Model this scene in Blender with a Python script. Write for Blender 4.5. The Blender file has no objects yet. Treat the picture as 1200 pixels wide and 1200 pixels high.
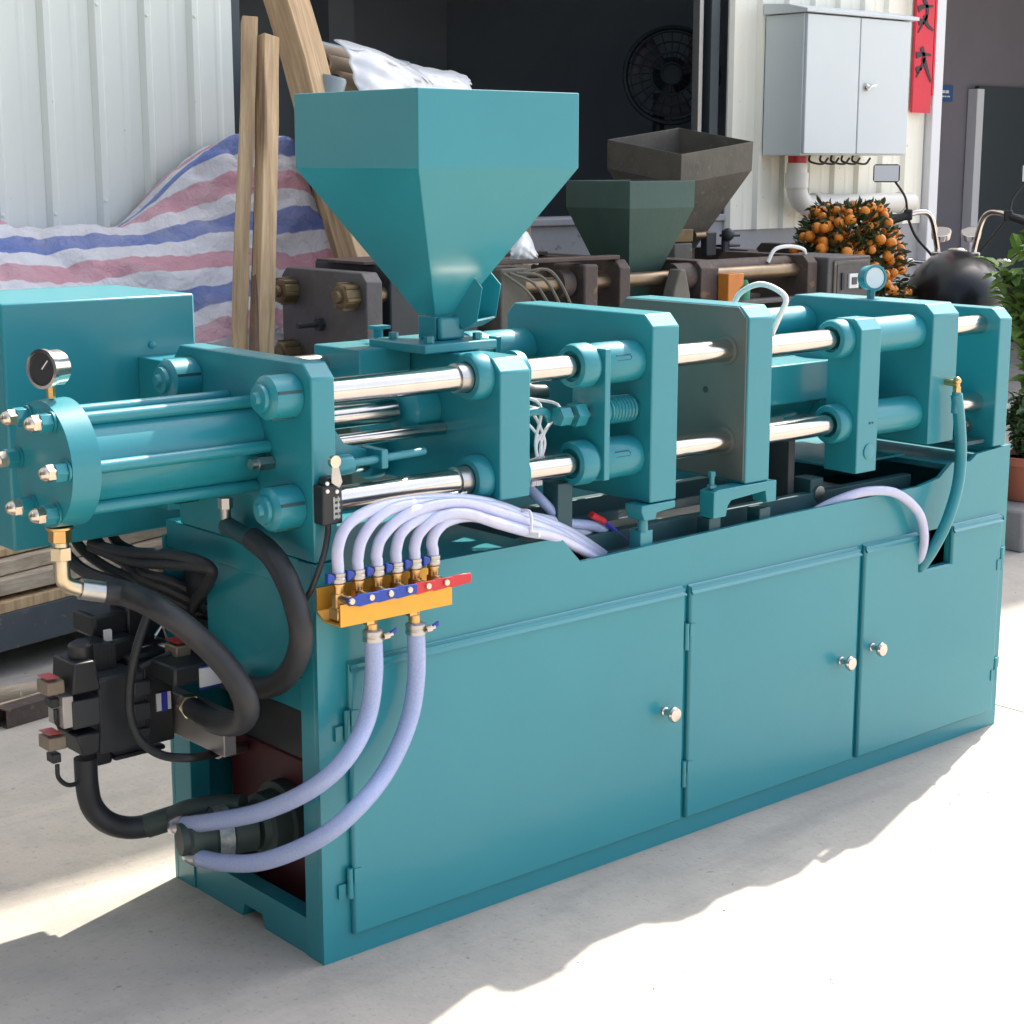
import bpy, bmesh, math, random
from mathutils import Vector, Matrix, Quaternion
random.seed(7)
S = bpy.context.scene
COL = S.collection
R = math.radians

# ------------------------------------------------------------------ camera
CAM_F = 2024.0                       # focal length in photo pixels (1200 wide)
PITCH = math.atan(410 / 2024.0)
YAW = R(49.1)
FH = Vector((math.cos(YAW), math.sin(YAW), 0))
RT = Vector((math.sin(YAW), -math.cos(YAW), 0))
FW = FH * math.cos(PITCH) - Vector((0, 0, 1)) * math.sin(PITCH)
UP = Vector((0, 0, 1)) * math.cos(PITCH) + FH * math.sin(PITCH)
CAM = Vector((-1.843, -2.710, 1.6))
cam = bpy.data.cameras.new('camera')
cam.sensor_width = 36; cam.lens = CAM_F / 1200 * 36; cam.clip_start = .05; cam.clip_end = 600
co = bpy.data.objects.new('camera', cam); COL.objects.link(co)
m3 = Matrix((RT, UP, -FW)).transposed()
co.matrix_world = Matrix.Translation(CAM) @ m3.to_4x4()
S.camera = co

def px(x, y, X=None, Y=None, Z=None):
    """photo pixel -> point on the plane X=, Y= or Z= that the thing touches"""
    r = FW + RT * ((x - 600) / CAM_F) - UP * ((y - 600) / CAM_F)
    for i, v in enumerate((X, Y, Z)):
        if v is not None:
            return CAM + r * ((v - CAM[i]) / r[i])

# ------------------------------------------------------------------ sky, sun, exposure
SUN_AZ = Vector((.948, .318, 0)).normalized()
SUN_EL = R(49)
sun_dir = SUN_AZ * math.cos(SUN_EL) + Vector((0, 0, math.sin(SUN_EL)))
w = bpy.data.worlds.new('World'); S.world = w; w.use_nodes = True
nt = w.node_tree
sky = nt.nodes.new('ShaderNodeTexSky'); sky.sky_type = 'NISHITA'; sky.sun_disc = False
sky.sun_elevation = SUN_EL; sky.sun_rotation = math.atan2(SUN_AZ.x, SUN_AZ.y)
sky.air_density = 1.0; sky.dust_density = 3.0; sky.ozone_density = 1.0
bg = nt.nodes['Background']; bg.inputs['Strength'].default_value = .15
hs = nt.nodes.new('ShaderNodeHueSaturation'); hs.inputs['Saturation'].default_value = .6      # hazy, whitish sky
nt.links.new(sky.outputs[0], hs.inputs['Color']); nt.links.new(hs.outputs[0], bg.inputs['Color'])
sl = bpy.data.lights.new('sun', 'SUN'); sl.energy = 3.1; sl.angle = R(.6); sl.color = (1, .92, .80)
so = bpy.data.objects.new('sun', sl); COL.objects.link(so)
so.rotation_euler = (-sun_dir).to_track_quat('-Z', 'Y').to_euler(); so.location = (6, 2, 12)
S.view_settings.view_transform = 'Standard'; S.view_settings.look = 'None'
S.view_settings.gamma = 1; S.view_settings.use_curve_mapping = False
S.view_settings.exposure = 1.5

# ------------------------------------------------------------------ materials
MATS = {}
def mat(name, col, rough=.5, metal=0., noise=None, bump=None, col2=None, spec=.5, coat=0., trans=0., sss=0., stretch=(1, 1, 1), dirt=None):
    """procedural principled material: noise=(scale, amount) mixes col->col2, bump=(scale, strength)"""
    m = bpy.data.materials.new(name); m.use_nodes = True
    n = m.node_tree.nodes; l = m.node_tree.links
    b = n['Principled BSDF']
    b.inputs['Base Color'].default_value = (*col, 1)
    b.inputs['Roughness'].default_value = rough
    b.inputs['Metallic'].default_value = metal
    b.inputs['Specular IOR Level'].default_value = spec
    b.inputs['Coat Weight'].default_value = coat
    b.inputs['Coat Roughness'].default_value = .16
    b.inputs['Transmission Weight'].default_value = trans
    b.inputs['Subsurface Weight'].default_value = sss
    b.inputs['Subsurface Scale'].default_value = .02
    if noise or bump or dirt:
        tc = n.new('ShaderNodeTexCoord'); mp = n.new('ShaderNodeMapping')
        mp.inputs['Scale'].default_value = stretch
        l.new(tc.outputs['Object'], mp.inputs['Vector'])
        oi = n.new('ShaderNodeObjectInfo')
        va = n.new('ShaderNodeVectorMath'); va.operation = 'MULTIPLY_ADD'
        va.inputs[1].default_value = (1, 1, 1)
        sc = n.new('ShaderNodeVectorMath'); sc.operation = 'SCALE'; sc.inputs['Scale'].default_value = 7.3
        l.new(oi.outputs['Random'], sc.inputs[0])
        l.new(mp.outputs[0], va.inputs[0]); l.new(sc.outputs[0], va.inputs[2])
        vec = va.outputs[0]
    last = None
    if noise:
        t = n.new('ShaderNodeTexNoise'); t.inputs['Scale'].default_value = noise[0]
        t.inputs['Detail'].default_value = 6; t.inputs['Roughness'].default_value = .62
        l.new(vec, t.inputs['Vector'])
        cr = n.new('ShaderNodeValToRGB')
        cr.color_ramp.elements[0].position = .5 - noise[1]; cr.color_ramp.elements[1].position = .5 + noise[1]
        cr.color_ramp.elements[0].color = (*col, 1)
        cr.color_ramp.elements[1].color = (*(col2 or tuple(c * .7 for c in col)), 1)
        l.new(t.outputs['Fac'], cr.inputs['Fac']); last = cr.outputs['Color']
    if dirt:   # (scale, threshold, colour): speckles
        t2 = n.new('ShaderNodeTexNoise'); t2.inputs['Scale'].default_value = dirt[0]; t2.inputs['Detail'].default_value = 3
        l.new(vec, t2.inputs['Vector'])
        c2 = n.new('ShaderNodeValToRGB'); c2.color_ramp.elements[0].position = dirt[1]; c2.color_ramp.elements[1].position = dirt[1] + .06
        l.new(t2.outputs['Fac'], c2.inputs['Fac'])
        mx = n.new('ShaderNodeMix'); mx.data_type = 'RGBA'
        l.new(c2.outputs['Color'], mx.inputs['Factor'])
        if last: l.new(last, mx.inputs['A'])
        else: mx.inputs['A'].default_value = (*col, 1)
        mx.inputs['B'].default_value = (*dirt[2], 1); last = mx.outputs['Result']
    if last: l.new(last, b.inputs['Base Color'])
    if bump:
        t3 = n.new('ShaderNodeTexNoise'); t3.inputs['Scale'].default_value = bump[0]; t3.inputs['Detail'].default_value = 4
        l.new(vec, t3.inputs['Vector'])
        bp = n.new('ShaderNodeBump'); bp.inputs['Strength'].default_value = bump[1]; bp.inputs['Distance'].default_value = .01
        l.new(t3.outputs['Fac'], bp.inputs['Height']); l.new(bp.outputs[0], b.inputs['Normal'])
    MATS[name] = m
    return m

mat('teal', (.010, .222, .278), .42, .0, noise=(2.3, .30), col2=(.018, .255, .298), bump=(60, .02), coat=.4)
mat('teal_oily_shade', (.020, .085, .10), .5, noise=(6, .3), col2=(.014, .06, .072), bump=(60, .05))  # darker teal for the well: oily, with its shade put into the colour
mat('mold_steel', (.11, .125, .115), .5, .1, noise=(9, .3), col2=(.13, .14, .125), bump=(70, .05))
mat('chrome', (.70, .65, .61), .17, 1., noise=(30, .3), col2=(.60, .555, .52))
mat('steel', (.55, .54, .52), .32, 1., noise=(40, .3), col2=(.42, .41, .40))
mat('zinc', (.62, .58, .48), .28, 1., noise=(25, .3), col2=(.60, .48, .28))
mat('brass', (.78, .50, .20), .30, 1., noise=(30, .3), col2=(.62, .38, .16))
mat('gold_anodised', (.78, .42, .055), .38, .35, noise=(14, .3), col2=(.70, .36, .05))
mat('bolt_cap', (.80, .70, .58), .25, 1., noise=(40, .25), col2=(.60, .48, .38))
mat('rubber', (.018, .020, .023), .52, bump=(120, .05), noise=(20, .3), col2=(.028, .030, .033))
mat('black_plastic', (.016, .018, .021), .42, bump=(80, .04))
mat('black_paint', (.025, .028, .032), .5, noise=(12, .3), col2=(.04, .045, .05))
mat('alloy', (.50, .48, .46), .42, .7, noise=(18, .3), col2=(.42, .40, .38))
mat('red_plastic', (.62, .03, .04), .35)
mat('red_lens', (.50, .05, .045), .3)
mat('plug_grey', (.30, .24, .17), .45, .3, noise=(40, .3), col2=(.20, .16, .12))
mat('blue_plastic', (.015, .06, .38), .35)
mat('white_print', (.75, .75, .76), .5)
mat('blue_print', (.03, .04, .42), .5)
mat('white_plastic', (.78, .78, .78), .45)
mat('clear_hose', (.48, .56, .80), .26, noise=(220, .25), col2=(.36, .44, .72), trans=.12, sss=.3)
mat('milk_hose', (.68, .70, .86), .25, noise=(60, .3), col2=(.58, .61, .82), sss=.4, trans=.08)
mat('maroon', (.085, .012, .018), .5, noise=(8, .3), col2=(.06, .010, .014))
mat('motor_green', (.035, .06, .055), .5, noise=(14, .3), col2=(.05, .07, .06))
mat('foil_label', (.42, .46, .47), .4, .5, noise=(60, .2), col2=(.2, .22, .22))
mat('concrete', (.46, .435, .40), .85, noise=(1.1, .30), col2=(.38, .36, .33), bump=(30, .12), dirt=(9, .72, (.30, .285, .26)))
mat('plinth', (.34, .335, .34), .9, noise=(3, .3), col2=(.40, .40, .42), bump=(25, .25), dirt=(14, .68, (.2, .2, .2)))
mat('siding', (.84, .87, .79), .42, noise=(1.5, .3), col2=(.79, .82, .75), dirt=(24, .75, (.30, .30, .26)))
mat('siding_cream', (.88, .86, .75), .45, noise=(1.5, .3), col2=(.83, .81, .70), dirt=(20, .72, (.5, .48, .4)))
mat('white_frame', (.72, .72, .74), .4)
mat('dark_frame', (.06, .075, .085), .4, .4)
mat('dark_room', (.42, .46, .50), .9, noise=(1.5, .3), col2=(.34, .38, .42))
mat('grey_plaster', (.20, .185, .21), .9, noise=(2, .3), col2=(.16, .15, .17))
mat('cabinet_paint', (.66, .71, .72), .4, noise=(2, .3), col2=(.62, .67, .68))
mat('pvc', (.80, .77, .70), .4, noise=(6, .3), col2=(.74, .70, .62))
mat('banner_red', (.72, .025, .05), .6, noise=(8, .3), col2=(.6, .02, .04))
mat('ink', (.03, .02, .03), .6)
mat('sign_blue', (.02, .09, .26), .4)
mat('old_rust', (.125, .088, .075), .68, .3, noise=(10, .28), col2=(.07, .056, .052), bump=(40, .35), dirt=(22, .62, (.19, .12, .075)))
mat('old_steel', (.15, .138, .138), .6, .4, noise=(8, .3), col2=(.10, .09, .09), bump=(40, .2), dirt=(30, .64, (.16, .14, .12)))
mat('old_rod', (.36, .27, .17), .4, .8, noise=(8, .3), col2=(.20, .15, .11))
mat('old_brass', (.26, .18, .09), .5, .6, noise=(16, .3), col2=(.12, .085, .05))
mat('old_green', (.05, .105, .085), .6, noise=(6, .3), col2=(.035, .075, .065), bump=(40, .1))
mat('old_dirty', (.19, .17, .135), .75, .1, noise=(9, .28), col2=(.12, .11, .095), bump=(50, .25), dirt=(30, .66, (.26, .22, .16)))
mat('orange_paint', (.72, .24, .03), .5, noise=(12, .3), col2=(.5, .16, .03))
mat('green_paint', (.03, .20, .12), .5)
mat('wood', (.64, .45, .26), .75, noise=(9, .17), col2=(.36, .23, .13), stretch=(4.5, 4.5, .30), bump=(30, .3), dirt=(3.2, .60, (.24, .15, .085)))
mat('wood_old', (.56, .46, .35), .85, noise=(9, .2), col2=(.33, .25, .18), stretch=(.35, 4, 4), bump=(30, .3), dirt=(6, .66, (.18, .14, .1)))
mat('bark', (.14, .085, .055), .9, noise=(20, .3), col2=(.22, .13, .08), bump=(40, .5))
mat('beam_dark', (.06, .07, .085), .5, .2, noise=(8, .3), col2=(.09, .10, .115), dirt=(40, .66, (.16, .15, .15)))
mat('film_white', (.78, .78, .78), .3, bump=(14, .25), noise=(6, .3), col2=(.68, .69, .72))
mat('carton', (.42, .32, .23), .85, noise=(5, .3), col2=(.34, .26, .19))
mat('film_grey', (.25, .30, .33), .35)
mat('orange_fruit', (.85, .30, .03), .4, noise=(12, .3), col2=(.75, .22, .02), sss=.1)
mat('leaf_dark', (.035, .06, .02), .5, noise=(20, .3), col2=(.06, .085, .03))
mat('leaf_bright', (.20, .34, .07), .5, noise=(14, .3), col2=(.30, .44, .13))
mat('leaf_mid', (.05, .10, .035), .5, noise=(14, .3), col2=(.09, .14, .05))
mat('trunk', (.10, .07, .045), .9, bump=(30, .4))
mat('terracotta', (.40, .13, .07), .8, noise=(8, .3), col2=(.32, .10, .06))
mat('stone', (.22, .21, .20), .9, noise=(10, .3), col2=(.32, .30, .29), bump=(24, .6))
mat('soil', (.05, .035, .025), .95)
mat('bike_black', (.008, .010, .014), .28, spec=.25, coat=.1, noise=(6, .3), col2=(.014, .016, .02))
mat('bike_matt', (.02, .02, .022), .5)
mat('mirror', (.85, .86, .88), .05, 1.)
mat('gauge_face', (.05, .05, .055), .2)
mat('glass_dark', (.01, .012, .014), .05, spec=.8)

def glass_mat():
    m = bpy.data.materials.new('window_glass'); m.use_nodes = True
    b = m.node_tree.nodes['Principled BSDF']
    b.inputs['Base Color'].default_value = (.75, .85, .85, 1); b.inputs['Transmission Weight'].default_value = 1
    b.inputs['Roughness'].default_value = .02; b.inputs['IOR'].default_value = 1.1
    MATS['window_glass'] = m
glass_mat()

def concrete_mat():
    """sun-bleached yard concrete: worn patches, fine mottling, tyre-dust streaks and dark specks"""
    m = bpy.data.materials.new('yard_concrete'); m.use_nodes = True
    n = m.node_tree.nodes; l = m.node_tree.links; b = n['Principled BSDF']; b.inputs['Roughness'].default_value = .88
    tc = n.new('ShaderNodeTexCoord')
    def noise(scale, detail, lo, hi, stretch=None, rough=.6):
        v = tc.outputs['Object']
        if stretch:
            mp = n.new('ShaderNodeMapping'); mp.inputs['Scale'].default_value = stretch; mp.inputs['Rotation'].default_value = (0, 0, .35); l.new(v, mp.inputs['Vector']); v = mp.outputs[0]
        t = n.new('ShaderNodeTexNoise'); t.inputs['Scale'].default_value = scale; t.inputs['Detail'].default_value = detail; t.inputs['Roughness'].default_value = rough
        l.new(v, t.inputs['Vector'])
        r = n.new('ShaderNodeMapRange'); r.inputs['From Min'].default_value = lo; r.inputs['From Max'].default_value = hi; l.new(t.outputs['Fac'], r.inputs['Value']); return r.outputs[0], t.outputs['Fac']
    col = None
    def mix(fac, c, amt):
        nonlocal col
        mx = n.new('ShaderNodeMix'); mx.data_type = 'RGBA'
        mu = n.new('ShaderNodeMath'); mu.operation = 'MULTIPLY'; mu.inputs[1].default_value = amt; l.new(fac, mu.inputs[0]); l.new(mu.outputs[0], mx.inputs['Factor'])
        if col is None: mx.inputs['A'].default_value = (.52, .465, .405, 1)
        else: l.new(col, mx.inputs['A'])
        mx.inputs['B'].default_value = (*c, 1); col = mx.outputs['Result']
    mix(noise(.9, 6, .40, .66)[0], (.37, .335, .30), .75)
    mix(noise(5, 7, .46, .68, None, .7)[0], (.34, .31, .275), .6)
    mix(noise(2.6, 6, .54, .70, (.35, 2.2, 1))[0], (.31, .285, .26), .55)
    mix(noise(70, 3, .58, .72)[0], (.28, .255, .23), .6)
    mix(noise(23, 2, .70, .76)[0], (.20, .18, .16), .7)
    l.new(col, b.inputs['Base Color'])
    f = noise(45, 6, 0, 1)[1]
    bp = n.new('ShaderNodeBump'); bp.inputs['Strength'].default_value = .25; bp.inputs['Distance'].default_value = .008; l.new(f, bp.inputs['Height']); l.new(bp.outputs[0], b.inputs['Normal'])
    MATS['yard_concrete'] = m
concrete_mat()

def tarp_mat():
    """woven plastic sheet: red, white and blue stripes printed along its length (uv.y counts across)"""
    m = bpy.data.materials.new('tarp'); m.use_nodes = True
    n = m.node_tree.nodes; l = m.node_tree.links; b = n['Principled BSDF']
    b.inputs['Roughness'].default_value = .45
    uv = n.new('ShaderNodeUVMap'); sp = n.new('ShaderNodeSeparateXYZ'); l.new(uv.outputs[0], sp.inputs[0])
    fr = n.new('ShaderNodeMath'); fr.operation = 'FRACT'; l.new(sp.outputs['Y'], fr.inputs[0])
    cr = n.new('ShaderNodeValToRGB'); cr.color_ramp.interpolation = 'LINEAR'
    e = cr.color_ramp.elements
    wht = (.72, .70, .73, 1); pk = (.60, .30, .35, 1); bl = (.13, .19, .46, 1)
    stops = [(0, pk), (.26, pk), (.275, wht), (.49, wht), (.505, bl), (.75, bl), (.765, wht), (.985, wht)]
    e[0].position, e[0].color = stops[0]; e[1].position, e[1].color = stops[1]
    for p, c in stops[2:]:
        x = e.new(p); x.color = c
    x = e.new(1.0); x.color = pk
    l.new(fr.outputs[0], cr.inputs['Fac'])
    tc = n.new('ShaderNodeTexCoord'); t = n.new('ShaderNodeTexNoise'); t.inputs['Scale'].default_value = 5; t.inputs['Detail'].default_value = 5
    l.new(tc.outputs['Object'], t.inputs['Vector'])
    mx = n.new('ShaderNodeMix'); mx.data_type = 'RGBA'; mx.blend_type = 'MIX'
    mr = n.new('ShaderNodeMapRange'); mr.inputs['From Min'].default_value = .42; mr.inputs['From Max'].default_value = .8
    mr.inputs['To Max'].default_value = .5
    l.new(t.outputs['Fac'], mr.inputs['Value']); l.new(mr.outputs[0], mx.inputs['Factor'])
    l.new(cr.outputs['Color'], mx.inputs['A']); mx.inputs['B'].default_value = (.50, .45, .44, 1)
    l.new(mx.outputs['Result'], b.inputs['Base Color'])
    t2 = n.new('ShaderNodeTexNoise'); t2.inputs['Scale'].default_value = 28; t2.inputs['Detail'].default_value = 5; t2.inputs['Distortion'].default_value = 1.2
    l.new(tc.outputs['Object'], t2.inputs['Vector'])
    bp = n.new('ShaderNodeBump'); bp.inputs['Strength'].default_value = .55; bp.inputs['Distance'].default_value = .02
    l.new(t2.outputs['Fac'], bp.inputs['Height']); l.new(bp.outputs[0], b.inputs['Normal'])
    MATS['tarp'] = m
tarp_mat()

# ------------------------------------------------------------------ mesh helpers
def V(*a): return Vector(a)
def frame_of(d):
    d = d.normalized()
    a = Vector((0, 0, 1)) if abs(d.z) < .9 else Vector((1, 0, 0))
    u = a.cross(d).normalized(); return u, d.cross(u)
def smooth_path(pts, sub=6):
    pts = [Vector(p) for p in pts]
    if len(pts) < 3: return pts
    out = []
    P = [pts[0] * 2 - pts[1]] + pts + [pts[-1] * 2 - pts[-2]]
    for i in range(1, len(P) - 2):
        a, b, c, d = P[i - 1], P[i], P[i + 1], P[i + 2]
        for k in range(sub):
            t = k / sub
            out.append(.5 * ((2 * b) + (c - a) * t + (2 * a - 5 * b + 4 * c - d) * t * t + (3 * b - a - 3 * c + d) * t ** 3))
    out.append(pts[-1]); return out

WL = {}     # world position of every object's origin (only translations are tracked)
class MB:
    def __init__(s): s.v = []; s.f = []; s.uv = None
    def add(s, vs, fs):
        o = len(s.v); s.v += [Vector(p) for p in vs]; s.f += [[i + o for i in f] for f in fs]; return s
    def box(s, x0, x1, y0, y1, z0, z1):
        return s.add([(x0, y0, z0), (x1, y0, z0), (x1, y1, z0), (x0, y1, z0), (x0, y0, z1), (x1, y0, z1), (x1, y1, z1), (x0, y1, z1)],
                     [(0, 3, 2, 1), (4, 5, 6, 7), (0, 1, 5, 4), (1, 2, 6, 5), (2, 3, 7, 6), (3, 0, 4, 7)])
    def prism(s, pts, axis, a0, a1, pts2=None):
        n = len(pts); pts2 = pts2 or pts
        def mk(p, a): return {'x': (a, p[0], p[1]), 'y': (p[0], a, p[1]), 'z': (p[0], p[1], a)}[axis]
        return s.add([mk(p, a0) for p in pts] + [mk(p, a1) for p in pts2],
                     [list(range(n)), list(range(n, 2 * n))] + [[i, (i + 1) % n, n + (i + 1) % n, n + i] for i in range(n)])
    def lathe(s, p, d, prof, n=24, caps=True, phase=0.):
        p = Vector(p); d = Vector(d).normalized(); u, w_ = frame_of(d); vs = []; fs = []
        for t, r in prof:
            for k in range(n):
                a = 2 * math.pi * k / n + phase
                vs.append(p + d * t + (u * math.cos(a) + w_ * math.sin(a)) * r)
        for i in range(len(prof) - 1):
            for k in range(n):
                k2 = (k + 1) % n; fs.append((i * n + k, i * n + k2, (i + 1) * n + k2, (i + 1) * n + k))
        if caps: fs.append(list(range(n))); fs.append([(len(prof) - 1) * n + k for k in range(n)])
        return s.add(vs, fs)
    def cyl(s, p0, p1, r0, r1=None, n=24, phase=0.):
        p0 = Vector(p0); p1 = Vector(p1)
        return s.lathe(p0, p1 - p0, [(0, r0), ((p1 - p0).length, r0 if r1 is None else r1)], n, True, phase)
    def tube(s, pts, r, n=12, sub=6, caps=True):
        pts = smooth_path(pts, sub) if sub else [Vector(p) for p in pts]
        vs = []; fs = []; u = None; m = len(pts)
        for i, p in enumerate(pts):
            d = (pts[min(i + 1, m - 1)] - pts[max(i - 1, 0)]).normalized()
            if u is None: u, _ = frame_of(d)
            u = (u - d * u.dot(d)).normalized(); w_ = d.cross(u)
            rr = r(i / (m - 1)) if callable(r) else r
            for k in range(n):
                a = 2 * math.pi * k / n; vs.append(p + (u * math.cos(a) + w_ * math.sin(a)) * rr)
        for i in range(m - 1):
            for k in range(n):
                k2 = (k + 1) % n; fs.append((i * n + k, i * n + k2, (i + 1) * n + k2, (i + 1) * n + k))
        if caps: fs.append(list(range(n))); fs.append([(m - 1) * n + k for k in range(n)])
        return s.add(vs, fs)
    def ball(s, c, r, n=12, m=8, sc=(1, 1, 1)):
        c = Vector(c); vs = [c + Vector((0, 0, r * sc[2]))]; fs = []
        for i in range(1, m):
            t = math.pi * i / m
            for k in range(n):
                a = 2 * math.pi * k / n
                vs.append(c + Vector((r * sc[0] * math.sin(t) * math.cos(a), r * sc[1] * math.sin(t) * math.sin(a), r * sc[2] * math.cos(t))))
        vs.append(c - Vector((0, 0, r * sc[2])))
        for k in range(n):
            k2 = (k + 1) % n
            fs.append((0, 1 + k, 1 + k2)); fs.append((len(vs) - 1, 1 + (m - 2) * n + k2, 1 + (m - 2) * n + k))
            for i in range(m - 2): fs.append((1 + i * n + k, 1 + (i + 1) * n + k, 1 + (i + 1) * n + k2, 1 + i * n + k2))
        return s.add(vs, fs)
    def grid(s, fn, nu, nv, uvfn=None):
        vs = [fn(i / (nu - 1), j / (nv - 1)) for i in range(nu) for j in range(nv)]
        if uvfn: s.uv = [uvfn(i / (nu - 1), j / (nv - 1)) for i in range(nu) for j in range(nv)]
        return s.add(vs, [(i * nv + j, i * nv + j + 1, (i + 1) * nv + j + 1, (i + 1) * nv + j) for i in range(nu - 1) for j in range(nv - 1)])
    def build(s, name, material, parent=None, bevel=0, seg=2, smooth=35, thick=0):
        """one mesh object; its origin sits at the middle of its foot"""
        lo = Vector([min(v[i] for v in s.v) for i in range(3)]); hi = Vector([max(v[i] for v in s.v) for i in range(3)])
        org = Vector(((lo.x + hi.x) / 2, (lo.y + hi.y) / 2, lo.z))
        me = bpy.data.meshes.new(name)
        me.from_pydata([v - org for v in s.v], [], s.f)
        bm = bmesh.new(); bm.from_mesh(me); bmesh.ops.recalc_face_normals(bm, faces=bm.faces); bm.to_mesh(me); bm.free()
        if s.uv:
            ul = me.uv_layers.new(name='UVMap')
            for lp in me.loops: ul.data[lp.index].uv = s.uv[lp.vertex_index]
        me.materials.append(MATS[material])
        if smooth:
            me.polygons.foreach_set('use_smooth', [True] * len(me.polygons)); me.set_sharp_from_angle(angle=R(smooth))
        o = bpy.data.objects.new(name, me); COL.objects.link(o)
        base = WL[parent.name] if parent else Vector((0, 0, 0))
        o.location = org - base; WL[o.name] = org
        if parent: o.parent = parent
        if thick:
            md = o.modifiers.new('thickness', 'SOLIDIFY'); md.thickness = thick; md.offset = 0
        if bevel:
            md = o.modifiers.new('bevel', 'BEVEL'); md.width = bevel; md.segments = seg; md.limit_method = 'ANGLE'; md.angle_limit = R(40)
            md.harden_normals = False
        return o

def thing(name, loc, label, cat, group=None, rotz=0, rot=None, local=False):
    o = bpy.data.objects.new(name, None); COL.objects.link(o); o.location = loc; o.empty_display_size = .1
    if rot: o.rotation_euler = rot
    else: o.rotation_euler = (0, 0, rotz)
    WL[o.name] = Vector((0, 0, 0)) if local else Vector(loc); return tag(o, label, cat, group)
def tag(o, label=None, cat=None, group=None, kind=None):
    if label: o['label'] = label
    if cat: o['category'] = cat
    if group: o['group'] = group
    if kind: o['kind'] = kind
    return o
def wobble(p, s=1.):
    return math.sin(p * 2.1 * s + .3) * .5 + math.sin(p * 5.3 * s + 1.7) * .3 + math.sin(p * 11.7 * s + .9) * .2

# ================================================================== THE SETTING
# yard: one sheet to the horizon
gm = MB(); gm.add([(-150, -150, 0), (150, -150, 0), (150, 150, 0), (-150, 150, 0)], [(0, 1, 2, 3)])
tag(gm.build('ground', 'yard_concrete'), kind='structure')
rg = random.Random(4); m = MB()          # grit and concrete crumbs
for q in range(260):
    gx, gy, gr = rg.uniform(-1.2, 5), rg.uniform(-1.6, 2.2), rg.uniform(.0012, .003)
    if -.02 < gx < 2.38 and -.02 < gy < .62: continue
    m.ball((gx, gy, gr * .4 + .0005), gr, 5, 3, (1, rg.uniform(.6, 1.3), .5))
tag(m.build('grit', 'plinth'), 'scattered grit and crumbs on the concrete yard', 'grit', kind='stuff')
# sawn expansion joints of the concrete yard
for k, (a, b) in enumerate([((2.52, -6.), (2.52, 3.3)), ((-3.4, -6.), (-3.4, 3.3))]):
    a = Vector((*a, .004)); b = Vector((*b, .004)); d = (b - a).normalized(); n_ = Vector((-d.y, d.x, 0)) * .004
    j = MB(); j.add([a - n_, b - n_, b + n_, a + n_], [(0, 1, 2, 3)])
    tag(j.build('ground_joint', 'plinth'), kind='structure')

WALL_Y = 3.5; WALL_H = 9.6; PL = 1.30
bld = thing('workshop_building', (4.0, WALL_Y, 0), 'pale metal-clad workshop building with grey dwarf wall and wide dark window', 'building')
# dwarf wall under the cladding
m = MB(); m.box(-4.5, 6.72, WALL_Y, WALL_Y + .24, 0, PL)
m.build('dwarf_wall', 'plinth', bld, bevel=.006)
m = MB(); m.box(2.0, 5.0, WALL_Y - .02, WALL_Y + .26, PL, PL + .035)
m.build('window_sill', 'plinth', bld, bevel=.006)
def siding_panel(x0, w_, z0, z1, material):
    """one trapezoid-ribbed cladding sheet: flat pan with a raised rib at its left side and faint stiffeners"""
    y = WALL_Y - .012
    prof = [(0, 0), (.016, -.022), (.040, -.022), (.056, 0), (w_ * .60, 0), (w_ * .60 + .010, -.0022), (w_ * .60 + .024, -.0022), (w_ * .60 + .034, 0), (w_ - .001, 0)]
    pts = [(x0 + p[0], y + p[1]) for p in prof] + [(x0 + w_ - .002, y + .01), (x0, y + .01)]
    mm = MB(); mm.prism(pts, 'z', z0, z1)
    o = mm.build('siding_panel', material, bld, smooth=0)
    return o
PW = .2115
SCREW = []
def screw(x_, y_, z_, par):
    if not SCREW:
        mm = MB(); mm.lathe((0, 0, 0), (0, -1, 0), [(0, .008), (.004, .007), (.006, .003)], 8)
        q = mm.build('screw', 'siding', par); SCREW.append(q)
    else:
        q = SCREW[0].copy(); COL.objects.link(q)
    q.parent = par; q.location = Vector((x_, y_, z_ - .008)) - WL[par.name]
k = 0; x = 2.03
while x > -4.4:
    x -= PW
    o = siding_panel(x, PW, PL - .02, WALL_H, 'siding')
    if x > .3:      # screw heads on the ribs that show
        for z in (1.45, 2.2): screw(x + .026, WALL_Y - .036, z + random.uniform(-.05, .05), o)
x = 5.0
while x < 6.6:
    o = siding_panel(x, PW, PL - .05, WALL_H, 'siding_cream'); 
    for z in (1.36, 1.62, 1.9, 2.2): screw(x + .09, WALL_Y - .012, z + random.uniform(-.06, .06), o)
    x += PW
x = 2.03
while x < 4.98:
    siding_panel(x, PW, 3.1, WALL_H, 'siding'); x += PW
# right reveal, white door jamb, strip above the door
m = MB(); m.box(6.70, 6.79, WALL_Y - .06, WALL_Y + .2, 0, 4.2); m.build('door_jamb', 'white_frame', bld, bevel=.006)
m = MB(); m.box(6.79, 12.6, WALL_Y, WALL_Y + .2, 3.6, WALL_H); m.build('lintel', 'siding_cream', bld)
m = MB(); m.box(12.4, 12.6, WALL_Y, WALL_Y + .2, 0, 3.6); m.build('door_jamb', 'white_frame', bld)
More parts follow.
